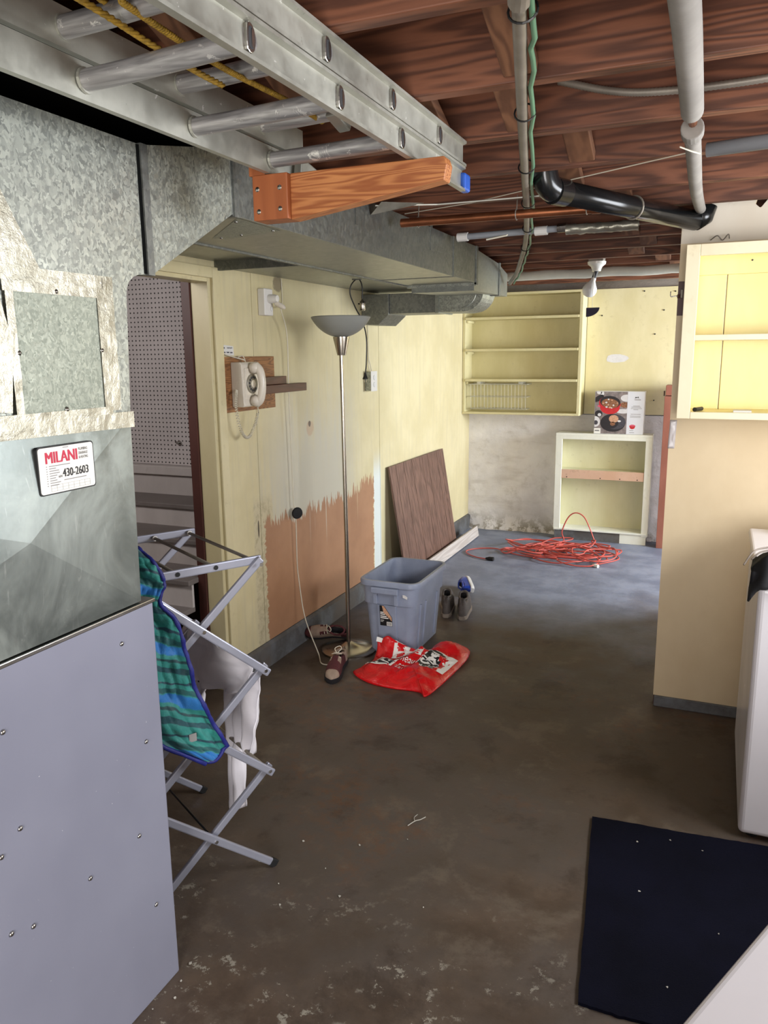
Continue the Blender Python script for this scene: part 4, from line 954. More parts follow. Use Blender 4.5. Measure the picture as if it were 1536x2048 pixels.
rings = []; NRG = 34
for k in range(1, NRG+1):
    r = k/NRG; rings.append([Vector((*(CB.lerp(p, r)).xy, bagz(CB.lerp(p, r), r))) for p in OUT])
m = MB(); n = len(OUT); vs = [Vector((CB.x, CB.y, bagz(CB, 0)))]+[p for rg in rings for p in rg]; fs = [(0, 1+k, 1+(k+1) % n) for k in range(n)]
for i in range(NRG-1):
    for k in range(n): l = (k+1) % n; fs.append((1+i*n+k, 1+(i+1)*n+k, 1+(i+1)*n+l, 1+i*n+l))
bot = len(vs); vs += [Vector((*(CB.lerp(p, 0.97)).xy, 0.001)) for p in OUT]
for k in range(n): l = (k+1) % n; fs.append((1+(NRG-1)*n+k, bot+k, bot+l, 1+(NRG-1)*n+l))
fs.append(tuple(bot+k for k in range(n-1, -1, -1)))
m.add(vs, fs); bagtree = BVHTree.FromPolygons([tuple(v) for v in m.v], m.f); m.build('film', 'bag', bg, True)
def onbag(x, y, dz=0.0025):
    hit = bagtree.ray_cast(Vector((x, y, 1)), Vector((0, 0, -1)))[0]
    return Vector((x, y, (hit.z if hit else 0.01)+dz))
def bagshape(poly, name, mat, dz=0.003, n=5):
    m = MB(); P = [Vector((*p, 0)) for p in poly]; c = sum(P, Vector())/len(P); k = len(P); vs = [onbag(c.x, c.y, dz)]; Q = []
    for i in range(k):
        for t in range(n): Q.append(P[i].lerp(P[(i+1) % k], t/n))
    L = len(Q); fs = []
    for r in (0.33, 0.66, 1.0): vs += [onbag(*(c.lerp(q, r)).xy, dz) for q in Q]
    fs += [(0, 1+i, 1+(i+1) % L) for i in range(L)]
    for r in range(2):
        for i in range(L): j = (i+1) % L; fs.append((1+r*L+i, 1+(r+1)*L+i, 1+(r+1)*L+j, 1+r*L+j))
    return m.add(vs, fs).build(name, mat, bg)
def bagtext(body, x, y, w_, h_, ang, mat, dz=0.0045, bold=0.02):
    vs, fs = text_mesh(body, w_, h_, bold); c, s_ = math.cos(ang), math.sin(ang)
    return MB().add([onbag(x+a*c-b*s_, y+a*s_+b*c, dz) for a, b in vs], fs).build('lettering', mat, bg)
def quad(x, y, w_, h_, ang):
    c, s_ = math.cos(ang), math.sin(ang); return [(x+a*c-b*s_, y+a*s_+b*c) for a, b in ((0, 0), (w_, 0), (w_, h_), (0, h_))]
bagshape(quad(-1.575, 3.415, 0.15, 0.125, -0.12), 'logo_border', 'sticker', 0.003); bagshape(quad(-1.565, 3.425, 0.131, 0.104, -0.12), 'logo_panel', 'print_black', 0.0036)
bagtext('See it', -1.556, 3.445, 0.112, 0.068, -0.12, 'sticker')
bagshape(quad(-1.49, 3.55, 0.165, 0.085, 0.06), 'logo_border', 'sticker', 0.003); bagshape(quad(-1.482, 3.557, 0.06, 0.03, 0.06), 'logo_panel', 'bag', 0.0036); bagshape(quad(-1.41, 3.560, 0.07, 0.03, 0.06), 'logo_panel', 'bag', 0.0036); bagshape(quad(-1.475, 3.598, 0.05, 0.028, 0.06), 'logo_panel', 'bag', 0.0036); bagshape(quad(-1.405, 3.602, 0.06, 0.028, 0.06), 'logo_panel', 'bag', 0.0036)
bagshape(quad(-1.325, 3.48, 0.15, 0.20, -0.1), 'logo_border', 'sticker', 0.003); bagshape(quad(-1.316, 3.488, 0.085, 0.18, -0.1), 'logo_panel', 'print_black', 0.0036)
bagtext('Shu', -1.262, 3.50, 0.135, 0.055, 1.42, 'sticker'); bagshape(quad(-1.222, 3.52, 0.035, 0.10, 0.2), 'logo_panel', 'bag', 0.0036)
bagtext('uneau', -1.425, 3.475, 0.09, 0.034, 0.05, 'sticker', bold=0.0); bagtext('.com', -1.41, 3.435, 0.06, 0.026, 0.05, 'sticker', bold=0.0); bagtext('2215', -1.405, 3.395, 0.055, 0.026, 0.05, 'sticker', bold=0.0)
def hemfn(u, v):
    x = -1.60+u*0.28; y = 3.628+0.004*math.sin(u*20); z = 0.118-0.085*u+0.004*math.sin(u*9)
    return Vector((x, y-0.012*v, z-v*(0.022-0.012*u)))
MB().grid(hemfn, 24, 3).build('white_hem', 'sticker', bg, solid=0.001)
def flapfn(u, v):
    x = -1.60+u*0.28; z0 = 0.112-0.085*u; y = 3.625-0.06*v**1.5+0.005*math.sin(u*17+v*3)
    return Vector((x+0.02*v, y, z0*(1-v)+0.03*v))
MB().grid(flapfn, 28, 10).build('flap', 'bag', bg, True, solid=0.001)

# ------------------------------------------------------------------ shoes
def shoe(name, label, loc, yaw, roll, upper, sole, accent, L=0.285, lift=0.0, tall=1.0, lace=True, group=None):
    t = thing(name, label, 'shoe', loc, group)
    Mx = Matrix.Translation(Vector(loc)+Vector((0, 0, lift))) @ Matrix.Rotation(yaw, 4, 'Z') @ Matrix.Rotation(roll, 4, 'Y')
    def hw(s): return 0.8*L*(0.118+0.03*math.sin(s*PI*0.5)+0.045*math.exp(-((s-0.68)/0.22)**2))*(1-max(0, (s-0.86)/0.14)**2*0.75)*(1-max(0, (0.08-s)/0.08)**2*0.45)
    N = 18
    def ringat(z, e=0.0):
        left = []; right = []
        for i in range(N+1):
            s_ = i/N; w_ = hw(s_)+e; cx = 0.010*math.sin(s_*PI)
            left.append((cx-w_, s_*L, z)); right.append((cx+w_, s_*L, z))
        return [Mx @ Vector(p) for p in left+right[::-1]]
    so = MB(); so.loft([ringat(0.0, -0.004), ringat(0.006, 0.002), ringat(0.022, 0.002), ringat(0.026, -0.003)]); so.build('sole', sole, t, 'auto')
    up = MB(); K = 11; rows = []
    for i in range(N+1):
        s_ = i/N; w_ = hw(s_)-0.003; cx = 0.010*math.sin(s_*PI)
        if s_ < 0.45: h = (0.098-0.02*math.sin(s_/0.45*PI))*tall
        else: h = (0.105-(s_-0.45)/0.55*0.058)*tall if s_ < 0.9 else (0.056-(s_-0.9)*0.2)*tall
        row = []
        op = 0.04 < s_ < 0.42
        for k in range(K):
            a = k/(K-1)*PI; c = math.cos(a); sn = math.sin(a)
            if op:
                if k <= 3 or k >= K-4:
                    kk = k if k <= 3 else K-1-k; f = kk/3
                    x = w_*(1-0.34*f**1.5)*(-1 if k <= 3 else 1); z = 0.024+(h-0.024)*f
                else:
                    f = (k-5)/2; x = w_*0.5*f; z = 0.032+0.01*abs(f)
            else:
                x = -w_*(abs(c)**0.7)*(1 if c > 0 else -1); z = 0.024+(h-0.024)*sn**0.75
            row.append(Mx @ Vector((cx+x, s_*L, z)))
        rows.append(row)
    vs = [p for r in rows for p in r]; fs = []; mi = []
    for i in range(N):
        for k in range(K-1):
            fs.append((i*K+k, (i+1)*K+k, (i+1)*K+k+1, i*K+k+1))
            s_ = (i+0.5)/N
            mi.append(2 if (0.04 < s_ < 0.42 and 3 <= k <= K-5) else (1 if (s_ < 0.14 or s_ > 0.82 or (0.45 < s_ < 0.62 and k in (2, 3, 6, 7))) else 0))
    up.v = vs; up.f = [list(f) for f in fs]; up.mi = mi
    up.f.append(list(range(K))); up.mi.append(1); up.f.append([N*K+k for k in range(K)]); up.mi.append(1)
    up.build('upper', [upper, accent, 'shoe_in'], t, True)
    m = MB(); m.tube([Mx @ Vector((0.006+0.026*math.cos(a), L*0.235+L*0.165*math.sin(a), (0.086 if math.sin(a) < 0.5 else 0.098)*tall)) for a in [2*PI*k/22 for k in range(22)]], 0.006, 8, closed=True); m.build('collar', accent, t, True)
    if lace:
        m = MB()
        for j in range(4):
            y = L*(0.44+0.07*j); zz = (0.108-0.0068*j*2)*tall
            m.tube([Mx @ Vector((0.008+x*0.026, y+0.004*x, zz-0.006*x*x)) for x in (-1, -0.5, 0, 0.5, 1)], 0.0022, 6)
        m.tube(catmull([Mx @ Vector(p) for p in ((0.008, L*0.44, 0.108*tall), (0.02, L*0.40, 0.128*tall), (0.0, L*0.33, 0.135*tall), (-0.012, L*0.36, 0.125*tall), (0.005, L*0.44, 0.108*tall))], 5), 0.0022, 6)
        m.build('lace', 'cord_w', t, True)
    return t
shoe('running_shoe', 'tan and maroon running shoe tipped on its side against the curb', (-1.845, 3.80, 0.0), PI/2+0.28, -1.0, 'shoe_tan', 'shoe_in', 'shoe_maroon', 0.26, 0.035, group='running shoes by the lamp')
shoe('running_shoe', 'maroon and tan running shoe with its toe towards the camera beside the lamp base', (-1.735, 3.50, 0.0), PI+0.22, 0.0, 'shoe_maroon', 'shoe_in', 'shoe_tan', 0.285, 0.0, 0.95, group='running shoes by the lamp')
shoe('walking_shoe', 'brown-grey walking shoe with its heel forward, clear of the tote', (-1.355, 4.36, 0.0), 0.26, 0.0, 'shoe_grey', 'shoe_greysole', 'shoe_grey', 0.30, 0.0, 1.5, False, 'walking shoes behind the tote')
shoe('walking_shoe', 'brown-grey walking shoe half hidden behind the tote', (-1.462, 4.37, 0.0), 0.30, 0.0, 'shoe_grey', 'shoe_greysole', 'shoe_grey', 0.30, 0.0, 1.5, False, 'walking shoes behind the tote')
shoe('blue_shoe', 'royal blue shoe with white sole tipped over on the blue-grey floor', (-1.42, 4.84, 0.0), 0.5, -1.4, 'shoe_blue', 'white_sole', 'shoe_blue', 0.25, 0.045, 0.9, False)

# ------------------------------------------------------------------ leaning panel and plank
wp = thing('panelling_sheet', 'walnut brown grooved panelling sheet leaning on the left wall', 'board', (-1.95, 5.5, 0))
th = math.atan2(0.135, 0.83)
Mb = Matrix.Translation((-1.938, 0, 0.002)) @ Matrix.Rotation(-th, 4, 'Y')
MB().box(-0.012, -0.004, 4.945, 6.10, 0, 0.842, 0, Mb).build('backing', 'walnut', wp)
ys = [4.945, 5.06, 5.215, 5.38, 5.60, 5.72, 5.93, 6.02, 6.10]
for a, b in zip(ys[:-1], ys[1:]): MB().box(-0.004, 0.0, a+0.0022, b-0.0022, 0, 0.842, 0, Mb).build('strip', 'walnut', wp)
pk = tag(MB().box(0, 0.019, 5.22, 6.56, 0, 0.092, 0, Matrix.Translation((-1.905, 0, 0.003)) @ Matrix.Rotation(-0.18, 4, 'Y')).build('plank', 'pine', None, bevel=0.002, org=(-1.90, 5.9, 0)), 'narrow weathered pine plank set on edge in front of the brown panel', 'plank')

# ------------------------------------------------------------------ built-in shelves on the back wall
YS = 6.70
bs_ = thing('wall_shelf_unit', 'cream yellow wall-mounted shelf unit with four open tiers', 'shelves', (-1.59, 6.8, 1.085))
MB().box(-1.098, -1.073, YS, YB-0.012, 1.087, 2.085).build('side_panel', 'yellow_shelf', bs_, bevel=0.002)
MB().box(-2.097, -2.075, YS, YB-0.012, 1.087, 2.085).build('side_panel', 'yellow_shelf', bs_, bevel=0.002)
MB().box(-2.075, -1.098, YB-0.024, YB-0.012, 1.087, 2.085).build('back_panel', 'yellow_shelf', bs_)
MB().box(-2.097, -1.073, YS-0.004, YB-0.012, 2.085, 2.104).build('top_board', 'yellow_shelf', bs_, bevel=0.002)
MB().box(-2.097, -1.073, YS-0.006, YB-0.012, 1.075, 1.094).build('bottom_board', 'yellow_shelf', bs_, bevel=0.003)
for z in (1.905, 1.638, 1.380): MB().box(-2.072, -1.10, YS-0.012, YB-0.026, z-0.022, z).build('shelf_board', 'yellow_shelf', bs_, bevel=0.003)
for z in (1.88, 1.613, 1.355):
    for x in (-2.07, -1.115): MB().box(x, x+0.015, YS+0.02, YB-0.03, z-0.02, z).build('cleat', 'yellow_shelf', bs_)
bk_ = thing('wire_basket', 'silver wire basket hooked under the lowest shelf board', 'basket', (-1.78, 6.78, 1.11))
m = MB()
for z, e in ((1.335, 0.0), (1.225, 0.006), (1.12, 0.012)):
    m.tube([(-2.04+e, 6.715+e, z), (-1.52-e, 6.715+e, z), (-1.52-e, 6.885, z), (-2.04+e, 6.885, z)], 0.0032 if z > 1.3 else 0.0024, 6, closed=True)
m.build('frame_wire', 'wire', bk_)
for i in range(17):
    x = -2.025+i*0.0305
    MB().tube([(x, 6.716, 1.335), (x, 6.728, 1.12), (x, 6.88, 1.12)], 0.0016, 5).build('upright_wire', 'wire', bk_)
for x in (-1.97, -1.60): MB().box(x, x+0.03, 6.72, 6.88, 1.335, 1.358).build('hanger', 'wire', bk_)

# pale open cabinet and cookware carton
CY = 6.715
pc_ = thing('open_cabinet', 'pale cream open cabinet standing on the floor at the back wall', 'cabinet', (-0.87, 6.8, 0))
CX0, CX1 = -1.262, -0.476
MB().box(CX0, CX1, CY, CY+0.02, 0.905, 0.928).build('top_rail', 'pale_cab', pc_, bevel=0.002)
MB().box(CX0, CX0+0.055, CY, CY+0.02, 0.08, 0.905).build('stile', 'pale_cab', pc_, bevel=0.002)
MB().box(CX1-0.052, CX1, CY, CY+0.02, 0.075, 0.905).build('stile', 'pale_cab', pc_, bevel=0.002)
MB().box(CX0+0.055, CX1-0.052, CY, CY+0.02, 0.876, 0.905).build('top_rail', 'pale_cab', pc_, bevel=0.002)
MB().box(CX0+0.006, CX0+0.022, CY+0.02, YB-0.03, 0.06, 0.905).build('side_panel', 'pale_cab', pc_); MB().box(CX1-0.022, CX1-0.006, CY+0.02, YB-0.03, 0.06, 0.905).build('side_panel', 'pale_cab', pc_)
MB().box(CX0+0.022, CX1-0.022, YB-0.042, YB-0.03, 0.06, 0.905).build('back_panel', 'pale_in', pc_)
MB().box(CX0+0.004, CX1-0.004, CY+0.02, YB-0.03, 0.905, 0.928).build('top_board', 'pale_cab', pc_)
MB().box(CX0+0.006, CX1-0.006, CY-0.004, YB-0.03, 0.085, 0.10).build('bottom_board', 'pale_cab', pc_, bevel=0.002)
MB().box(CX0+0.056, CX1-0.053, CY+0.004, CY+0.022, 0.54, 0.615).build('middle_rail', 'peach_strip', pc_, bevel=0.002)
for x in (-1.16, -0.88, -0.72, -0.58): MB().lathe([(0, 0.001), (0.005, 0.001), (0.005, 0)], 8, (x, CY+0.0035, 0.552), Matrix.Rotation(PI/2, 3, 'X')).build('nail', 'black', pc_)
MB().box(CX0+0.022, CX1-0.022, CY+0.05, YB-0.042, 0.595, 0.612).build('shelf_board', 'pale_in', pc_)
MB().box(CX0+0.01, -0.70, CY+0.01, CY+0.03, 0.0, 0.085).build('plinth', 'curb', pc_); MB().box(-0.70, CX1-0.012, CY+0.008, CY+0.03, 0.0, 0.085).build('plinth', 'pale_cab', pc_)

BXA, BXB, BZ0, BZ1, BY = -0.952, -0.558, 0.9285, 1.28, 6.735
bx = thing('cookware_carton', 'white cookware carton printed with a red pot and black pan on the cabinet', 'box', (-0.755, 6.8, BZ0))
MB().box(BXA, BXB, BY, BY+0.13, BZ0, BZ1).build('carton', ['card'], bx, bevel=0.002)
MB().box(BXA-0.001, BXA, BY+0.002, BY+0.128, BZ0+0.002, BZ1-0.002).build('carton_side', 'card_side', bx)
fp_ = MB().box(BXA+0.002, BXA+0.262, BY-0.0006, BY, BZ0+0.002, BZ1-0.002).build('front_picture', 'p_wood', bx)
def U(px): return BXA+(px-200)/(1345-200)*(BXB-BXA)
def V(py): return BZ1-(py-205)/(1150-205)*(BZ1-BZ0)
def ell(cx, cy, rx, ry, d, name, mat, rot=0.0, parent=None, a0=0, a1=2*PI, n=28):
    k = (BXB-BXA)/1145; vs = []
    for i in range(n):
        a = a0+(a1-a0)*i/(n-1 if a1-a0 < 6.2 else n); x = rx*math.cos(a); y = ry*math.sin(a)
        X = U(cx+x*math.cos(rot)-y*math.sin(rot)); Z = V(cy+x*math.sin(rot)+y*math.cos(rot))
        X = min(max(X, BXA+0.003), BXA+0.2615) if mat != 'p_redlogo' else X; Z = min(max(Z, BZ0+0.003), BZ1-0.003)
        vs.append((X, BY-0.0006-d, Z))
    return MB().add(vs, [tuple(range(n))]).build(name, mat, parent or fp_)
D = 0.00025
ell(300, 230, 60, 40, D, 'plate', 'p_white'); ell(370, 250, 40, 50, D, 'plate', 'p_white'); ell(950, 350, 150, 80, D, 'plate', 'p_white'); ell(900, 500, 110, 60, D, 'garnish', 'p_food'); ell(1000, 620, 70, 60, D, 'plate', 'p_white')
ell(860, 640, 160, 50, 0.5*D, 'highlight', 'p_white')
ell(290, 360, 130, 60, D, 'iron_lid', 'p_dark', -0.5); ell(560, 560, 230, 150, 2*D, 'pot', 'p_red'); ell(550, 470, 255, 165, 3*D, 'pot', 'p_red', 0.1); ell(560, 440, 240, 135, 4*D, 'pot_inside', 'p_dark', 0.1); ell(560, 470, 200, 105, 5*D, 'stew', 'p_food', 0.1)
for cx, cy, r in ((470, 450, 26), (520, 500, 24), (560, 560, 28), (640, 510, 22), (520, 380, 22), (600, 400, 20), (730, 460, 20), (400, 470, 24), (480, 550, 26), (600, 570, 18)): ell(cx, cy, r, r*0.75, 6*D, 'stew', 'p_white' if r % 4 else 'p_steak', n=10)
ell(330, 530, 60, 30, 2*D, 'pot_handle', 'p_pink'); ell(300, 700, 90, 75, D, 'bowl', 'p_dark'); ell(320, 725, 42, 36, 2*D, 'bowl', 'p_white'); ell(230, 880, 110, 120, 2*D, 'plate', 'p_white'); ell(240, 900, 50, 50, 3*D, 'garnish', 'p_pan')
ell(640, 900, 295, 200, 3*D, 'pan', 'p_dark'); ell(690, 880, 250, 165, 4*D, 'pan', 'p_pan'); ell(600, 880, 180, 150, 5*D, 'pan', 'p_dark'); ell(660, 810, 112, 85, 6*D, 'steak', 'p_steak'); ell(640, 920, 60, 45, 6*D, 'garnish', 'p_food'); ell(790, 860, 40, 22, 6*D, 'garnish', 'p_white')
MB().box(U(205), U(360), BY-0.0018, BY-0.0006, BZ0+0.003, V(1025)).build('price_label', 'sticker', bx); MB().box(U(225), U(330), BY-0.0021, BY-0.0018, V(1095), V(1065)).build('price_print', 'print_grey', bx)
m = MB()
for cx, cy, w_ in ((1170, 520, 150), (1165, 545, 220), (1170, 575, 250), (1160, 600, 110), (1160, 700, 230), (1155, 740, 240), (1155, 770, 240), (1080, 1065, 90), (1090, 1110, 110)):
    m.box(U(cx-w_/2), U(cx+w_/2), BY-0.0004, BY, V(cy+5), V(cy-5))
m.build('panel_print', 'print_grey', bx)
m = MB(); m.add([(U(1120), BY-0.0005, V(360)), (U(1140), BY-0.0005, V(320)), (U(1180), BY-0.0005, V(330)), (U(1200), BY-0.0005, V(310)), (U(1222), BY-0.0005, V(360)), (U(1195), BY-0.0005, V(340)), (U(1150), BY-0.0005, V(345))], [(0, 1, 2, 6), (2, 3, 4, 5), (2, 5, 6)]); m.build('logo', 'print_black', bx)
m = MB(); m.box(U(1120), U(1262), BY-0.0005, BY, V(392), V(376)); m.build('logo_lettering', 'print_grey', bx)
def ell2(cx, cy, rx, ry, d, name, mat):
    n = 20; vs = [(U(cx+rx*math.cos(2*PI*i/n)), BY-d, V(cy+ry*math.sin(2*PI*i/n))) for i in range(n)]
    return MB().add(vs, [tuple(range(n))]).build(name, mat, bx)
ell2(1098, 985, 62, 46, 0.0004, 'pot_picture', 'p_red'); ell2(1098, 965, 74, 20, 0.0005, 'pot_picture', 'p_red'); ell2(1100, 950, 58, 20, 0.0006, 'pot_picture', 'p_pink')
rc = thing('red_brown_cupboard', 'narrow red-brown wooden cupboard in the back corner beside the pale cabinet', 'cupboard', (-0.2, 6.82, 0))
MB().box(-0.400, -0.10, 6.66, YB-0.11, 0.0, 1.25).build('body', 'redwood', rc, bevel=0.002)
MB().box(-0.394, -0.095, 6.655, YB-0.11, 1.255, 1.335).build('lid', 'redwood', rc, bevel=0.003)
MB().tube([(-0.405, 6.68, 1.25), (-0.405, 6.68, 1.29)], 0.005, 8).build('hinge', 'oxblood', rc)

# ------------------------------------------------------------------ tangled extension cord
ec = thing('extension_lead', 'tangled heap of red extension cord in front of the pale cabinet', 'cord', (-1.1, 6.1, 0))
rnd = random.Random(5); pts = [(-1.60, 5.80, 0.008), (-1.70, 5.83, 0.008), (-1.80, 5.92, 0.008), (-1.825, 6.02, 0.008), (-1.74, 6.12, 0.008), (-1.60, 6.14, 0.01), (-1.50, 6.02, 0.012)]
loops = [(-1.28, 6.16, .24, .17), (-1.12, 6.28, .30, .20), (-0.98, 6.12, .30, .22), (-1.22, 6.06, .20, .16), (-0.90, 6.18, .25, .18), (-1.06, 5.98, .20, .15), (-1.20, 6.32, .34, .17), (-0.86, 6.26, .22, .16), (-1.02, 6.20, .16, .20), (-1.33, 6.20, .20, .20), (-0.93, 5.95, .17, .13), (-1.10, 6.14, .36, .24), (-1.18, 6.18, .14, .12), (-0.82, 6.10, .17, .20), (-1.06, 6.30, .22, .15), (-1.36, 6.02, .17, .12), (-1.0, 6.06, .24, .12)]
a = 2.6
for q, (lx, ly, rx, ry) in enumerate(loops):
    nstep = 11 if q % 3 else 15
    for i in range(nstep):
        a += 0.55*(1 if q % 2 else -1)*rnd.uniform(0.8, 1.2)
        h = 0.008+0.008*(q % 5)+0.085*abs(math.sin(a*0.5+q))*(0.4+0.6*rnd.random())*(q/17.0)
        pts.append((min(-0.64, max(-1.60, lx+rx*math.cos(a))), min(6.66, max(5.76, ly+ry*math.sin(a))), h))
pts += [(-1.12, 6.40, 0.05), (-1.135, 6.44, 0.13), (-1.09, 6.45, 0.25), (-1.03, 6.45, 0.295), (-0.96, 6.45, 0.265), (-0.90, 6.43, 0.16), (-0.85, 6.42, 0.05), (-0.78, 6.38, 0.012), (-0.68, 6.28, 0.01), (-0.64, 6.14, 0.01), (-0.75, 5.96, 0.01), (-0.80, 5.90, 0.01)]
MB().tube(catmull(pts, 5), 0.0052, 6).build('cable', 'cord_r', ec, True)
MB().tube([(-1.61, 5.80, 0.012), (-1.58, 5.795, 0.014), (-1.545, 5.79, 0.014)], [0.008, 0.016, 0.017], 10).build('socket_end', 'rubber', ec)
MB().tube([(-0.80, 5.90, 0.012), (-0.78, 5.885, 0.012), (-0.755, 5.87, 0.012)], [0.008, 0.014, 0.013], 10).build('plug_end', 'pale_cab', ec)

# ------------------------------------------------------------------ pipes and cables under the joists
cd_ = thing('steel_conduit', 'weathered steel conduit with a green cable tied along it under the joists', 'conduit', (-0.6, 2.6, 2.1))
cp = [(-0.10, 0.3, 2.128), (-0.318, 1.28, 2.128), (-0.39, 1.60, 2.128), (-0.515, 2.16, 2.128), (-0.755, 3.25, 2.128), (-0.93, 3.98, 2.126), (-1.06, 4.45, 2.11), (-1.17, 4.80, 2.07), (-1.26, 5.0, 2.03)]
MB().tube(catmull(cp, 8), 0.0125, 12).build('pipe', 'conduit', cd_, True)
MB().tube([(-0.300, 1.22, 2.128), (-0.322, 1.30, 2.128)], 0.0185, 14).build('coupling', 'conduit', cd_)
gp = [Vector(p)+Vector((0.022+0.004*math.sin(i*2.1), 0, -0.004)) for i, p in enumerate(catmull(cp, 5))]
MB().tube(gp, 0.0052, 8).build('green_cable', 'green', cd_, True)
for y in (1.33, 1.86, 2.40, 2.95, 3.5, 4.1):
    ca = catmull(cp, 30); p = min(ca, key=lambda q: abs(q.y-y))
    MB().tube([p+Vector((0.006+0.024*math.cos(a), 0, 0.0185*math.sin(a))) for a in [2*PI*k/16 for k in range(16)]], 0.0022, 5, closed=True).build('cable_tie', 'black', cd_)
ip = thing('insulated_pipe', 'pipe wrapped in grey foam insulation with a broken gap under the joists', 'pipe', (-0.09, 1.8, 2.1))
MB().tube(catmull([(-0.075, -0.6, 2.105), (-0.082, 0.6, 2.105), (-0.086, 1.33, 2.105), (-0.089, 1.6, 2.105), (-0.094, 1.90, 2.105), (-0.095, 1.93, 2.105)], 8), [0.0235]*39+[0.022, 0.018], 18).build('foam_sleeve', 'foam', ip, True)
MB().tube([(-0.095, 1.9, 2.105), (-0.100, 2.3, 2.105)], 0.010, 10).build('copper_core', 'copper', ip)
MB().tube([(-0.097, 2.025, 2.095), (-0.098, 2.075, 2.095)], 0.0255, 18).build('foam_ring', 'foam', ip, bevel=0.003)
MB().tube(catmull([(-0.101, 2.15, 2.105), (-0.104, 2.35, 2.10), (-0.110, 2.7, 2.098), (-0.113, 3.0, 2.11), (-0.115, 3.30, 2.13), (-0.117, 3.5, 2.15)], 6), 0.0195, 16).build('foam_sleeve', 'foam', ip, True)
MB().tube([(-0.13, 2.17, 2.09), (-0.10, 2.20, 2.082), (-0.085, 2.24, 2.085)], 0.002, 5).build('tie_wire', 'cord_w', ip)
ap = thing('drain_pipe', 'glossy black plastic drain pipe with an elbow above the partition', 'pipe', (-0.35, 3.1, 2.1))
A0, A1 = Vector((-0.523, 2.68, 2.109)), Vector((-0.135, 3.48, 2.106))
el = [Vector((-0.557, 2.625, 2.30)), Vector((-0.557, 2.625, 2.19)), Vector((-0.555, 2.63, 2.15)), Vector((-0.545, 2.645, 2.12)), A0]
MB().tube(catmull(el, 5), 0.041, 20).build('elbow', 'abs', ap, True)
MB().tube([A0-(A1-A0)*0.03, A0+(A1-A0)*0.04], 0.0425, 20).build('elbow_collar', 'abs', ap, 'auto')
MB().tube([A0, A1], 0.0375, 22).build('pipe', 'abs', ap, True)
MB().tube([A1, A1+Vector((0.03, 0.03, 0.02)), A1+Vector((0.04, 0.034, 0.06))], 0.0395, 18).build('elbow', 'abs', ap, True)
hp_ = A0.lerp(A1, 0.50); dd = (A1-A0).normalized(); n1 = dd.cross(Vector((0, 0, 1))).normalized(); n2 = n1.cross(dd)
MB().tube([hp_+(n1*math.cos(a)+n2*math.sin(a))*0.0395 for a in [2*PI*k/20 for k in range(20)]], 0.0035, 6, closed=True).build('hanger_loop', 'conduit', ap)
cu_ = thing('copper_pipe', 'short tarnished copper pipe hung on wires below the joists', 'pipe', (-0.8, 2.94, 2.09))
MB().tube([(-1.165, 2.925, 2.092), (-0.43, 2.945, 2.092)], 0.016, 14).build('tube', 'copper', cu_, 'auto')
MB().tube([(-0.455, 2.945, 2.092), (-0.425, 2.946, 2.092)], 0.018, 14).build('cap', 'copper', cu_, 'auto')
for x in (-1.10, -0.72, -0.47):
    MB().tube([(x, 2.935+0.019*math.cos(a), 2.092+0.019*math.sin(a)) for a in [2*PI*k/14 for k in range(14)]], 0.002, 5, closed=True).build('hanger_ring', 'conduit', cu_)
    MB().tube([(x, 2.936, 2.106), (x, 2.944, 2.16)], 0.0022, 6).build('hanger_wire', 'conduit', cu_)
gc = tag(MB().tube([(-0.075, 2.405, 2.128), (0.3, 2.34, 2.128), (1.2, 2.2, 2.128)], 0.0185, 14).build('grey_pipe', 'pvc', None, True, org=(0.2, 2.36, 2.128)), 'grey-blue plastic pipe running off to the right under the joists', 'pipe')
pts = catmull([(-0.42, 2.112, 2.26), (-0.30, 2.108, 2.222), (-0.2, 2.106, 2.205), (-0.05, 2.106, 2.20), (0.1, 2.108, 2.205), (0.3, 2.112, 2.225)], 30)
bc = tag(MB().tube(pts, [0.0085+0.0012*(i % 2) for i in range(len(pts))], 8).build('armoured_cable', 'conduit', None, True, org=(0, 2.108, 2.2)), 'dusty armoured cable sagging along the face of a joist', 'cable')
bp = thing('supply_pipe', 'grey-blue pipe with white couplings running across below the far joists', 'pipe', (-0.9, 3.62, 2.13))
MB().tube([(-1.15, 3.63, 2.128), (-0.62, 3.60, 2.132)], 0.0145, 12).build('tube', 'pvc', bp, 'auto')
for x0, x1 in ((-1.165, -1.115), (-0.80, -0.745)): MB().tube([(x0, 3.63+(x0+1.15)*-0.057, 2.128), (x1, 3.63+(x1+1.15)*-0.057, 2.128)], 0.0195, 14).build('coupling', 'white_pl', bp)
MB().tube([(-1.02, 3.60, 2.105), (-0.93, 3.606, 2.118), (-0.92, 3.61, 2.125)], 0.004, 6).build('loose_wire', 'cord_w', bp)
MB().tube([(-0.70, 3.60, 2.132), (-0.66, 3.60, 2.133)], 0.019, 12).build('clamp', 'steel', bp)
def foilfn(u, v):
    x = -0.66+u*0.30; a = v*2*PI
    r = 0.027+0.007*mnoise.noise(Vector((u*12, math.cos(a)*2, math.sin(a)*2)))
    return Vector((x, 3.592+r*math.cos(a), 2.122+r*math.sin(a)*0.8))
tag(MB().grid(foilfn, 26, 17).build('foil_wrapped_pipe', 'foil', None, True, org=(-0.5, 3.59, 2.12)), 'crumpled foil-wrapped length of pipe beside the grey-blue pipe', 'pipe')
wr_ = thing('stretched_wire', 'thin wire stretched slantwise beneath the joists behind the ladder end', 'wire', (-0.6, 2.6, 2.14))
MB().tube([(-0.125, 2.50, 2.1475), (-0.9, 2.95, 2.1475), (-1.20, 3.05, 2.1475)], 0.0018, 5).build('strand', 'cord_w', wr_)
